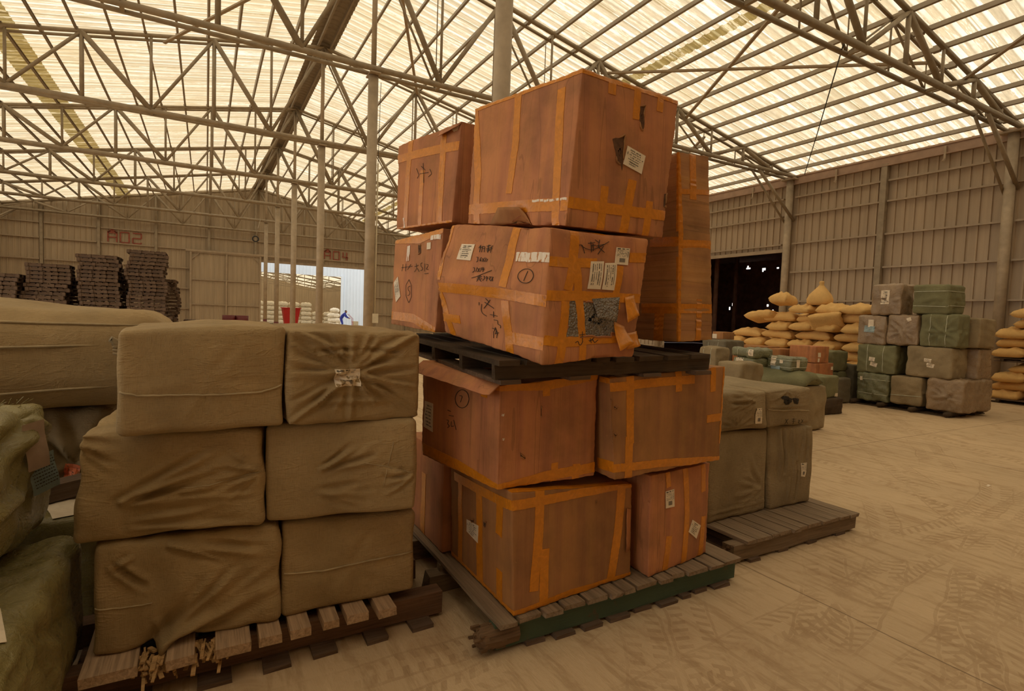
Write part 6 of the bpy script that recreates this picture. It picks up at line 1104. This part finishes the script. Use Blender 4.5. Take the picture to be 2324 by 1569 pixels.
for x in (-.2,.2):
    for y in (-.2,.2): mb = MB(); mb.bar((x,y,0), (x,y,.74), .05); mb.build('leg', 'red', t)
WS = [sackmesh('pale_sack', 1.05, .75, .42, s_, 'whitesack', .05) for s_ in (11,12)]
for j in range(7):
    for r_ in range(3 if j > 4 else 5):
        o = bpy.data.objects.new('pale_bulk_sack', WS[(j+r_) % 2]); COL.objects.link(o); o.location = (4.3+j*1.08, 57+.2*(j % 2), r_*.435); tag(o, 'pale sack in the hall across the yard, column %s from the left, %s layer' % (nord[j], tier[r_]), 'sack', 'pale sacks in the hall across the yard')
for j in range(4):
    o = bpy.data.objects.new('pale_bulk_sack', WS[j % 2]); COL.objects.link(o); o.location = (9.9+(j % 2)*.1, 50, j*.435); o.rotation_euler = (0,0,.4*j); tag(o, 'pale sack heaped just outside the back doorway, %s layer' % tier[j], 'sack', 'pale sacks heaped outside the back doorway')
# ---------------- worker in blue, bending beside a handcart outside the door
def person(loc, rz):
    pts = {'pel': (0,0,.88), 'spi': (.10,0,1.05), 'che': (.25,0,1.22), 'nek': (.34,0,1.33), 'hed': (.38,0,1.40), 'top': (.41,0,1.50),
           'shl': (.26,.17,1.26), 'ell': (.42,.20,1.02), 'hal': (.62,.16,.92), 'fil': (.70,.15,.89), 'shr': (.26,-.17,1.26), 'elr': (.42,-.20,1.02), 'har': (.62,-.16,.92), 'fir': (.70,-.15,.89),
           'hil': (-.01,.10,.84), 'knl': (.10,.12,.46), 'anl': (-.06,.12,.08), 'tol': (.12,.13,.035), 'hir': (-.01,-.10,.84), 'knr': (.14,-.12,.46), 'anr': (.04,-.12,.08), 'tor': (.22,-.13,.035)}
    rad = {'pel': .15, 'spi': .14, 'che': .16, 'nek': .06, 'hed': .09, 'top': .075, 'shl': .07, 'ell': .048, 'hal': .036, 'fil': .02, 'hil': .095, 'knl': .062, 'anl': .045, 'tol': .035}
    for k in list(rad):
        if k[-1] == 'l': rad[k[:-1]+'r'] = rad[k]
    ed = [('pel','spi'),('spi','che'),('che','nek'),('nek','hed'),('hed','top'),('che','shl'),('shl','ell'),('ell','hal'),('hal','fil'),('che','shr'),('shr','elr'),('elr','har'),('har','fir'),('pel','hil'),('hil','knl'),('knl','anl'),('anl','tol'),('pel','hir'),('hir','knr'),('knr','anr'),('anr','tor')]
    ks = list(pts); me = bpy.data.meshes.new('body'); me.from_pydata([pts[k] for k in ks], [(ks.index(a), ks.index(b)) for a, b in ed], []); t = empty('person', loc, rz); tag(t, 'person in blue workwear bending forward outside the back doorway', 'person')
    o = bpy.data.objects.new('body', me); COL.objects.link(o); o.parent = t; o.modifiers.new('k','SKIN'); sk = me.skin_vertices[0].data
    for i, k in enumerate(ks): sk[i].radius = (rad[k],rad[k]); sk[i].use_root = k == 'pel'
    sb = o.modifiers.new('s','SUBSURF'); sb.levels = 2; sb.render_levels = 2; me.materials.append(MATS['bluecloth'])
    mb = MB(); mb.tube([(.36,0,1.33),(.385,0,1.40),(.41,0,1.47),(.43,0,1.52)], [.05,.088,.09,.04], 12); h = mb.build('head', 'skin', t, True)
    mb = MB(); mb.tube([(.34,0,1.42),(.375,0,1.47),(.41,0,1.54)], [.07,.098,.05], 12); mb.build('hair', 'hair', t, True)
    for s_ in (-1, 1): mb = MB(); mb.tube([(.60,.16*s_,.93),(.68,.155*s_,.90),(.72,.15*s_,.87)], [.034,.036,.016], 8); mb.build('hand', 'skin', t, True)
    for s_, dx in ((1,0),(-1,.1)): mb = MB(); mb.tube([(-.08+dx,.12*s_,.05),(.02+dx,.12*s_,.05),(.15+dx,.13*s_,.04)], [.05,.052,.035], 8); mb.build('shoe', 'blackm', t, True)
person((9.55,45.2,0), -.5)
t = empty('handcart', (10.4,45.0,0)); tag(t, 'light handcart with thin red handles beside the person in blue', 'cart'); mb = MB(); mb.bar((0,-.2,.12),(0,-.2,.9),.03); mb.bar((0,.2,.12),(0,.2,.9),.03); mb.bar((0,-.2,.6),(0,.2,.6),.03); mb.bar((0,-.2,.9),(-.35,-.2,1.25),.025); mb.bar((0,.2,.9),(-.35,.2,1.25),.025); mb.box((.25,0,.14),(.5,.45,.03)); mb.build('cart_frame', 'red', t)
mb = MB(); mb.box((.25,0,.42),(.4,.4,.52)); mb.build('load_box', 'cream', t)
for s_ in (-1,1): mb = MB(); mb.tube([(0,.23*s_-.02,.12),(0,.23*s_+.02,.12)], .12, 14); mb.build('wheel', 'blackm', t, True)
# litter on the floor
mb = MB(); mb.box((0,0,.002), (.07,.02,.003)); mb.box((.03,.01,.003), (.03,.02,.003)); o = mb.build('paper_scrap', 'paper'); o.location = (6.96,2.33,0); tag(o, 'tiny white paper scrap on the open floor at right', 'litter')
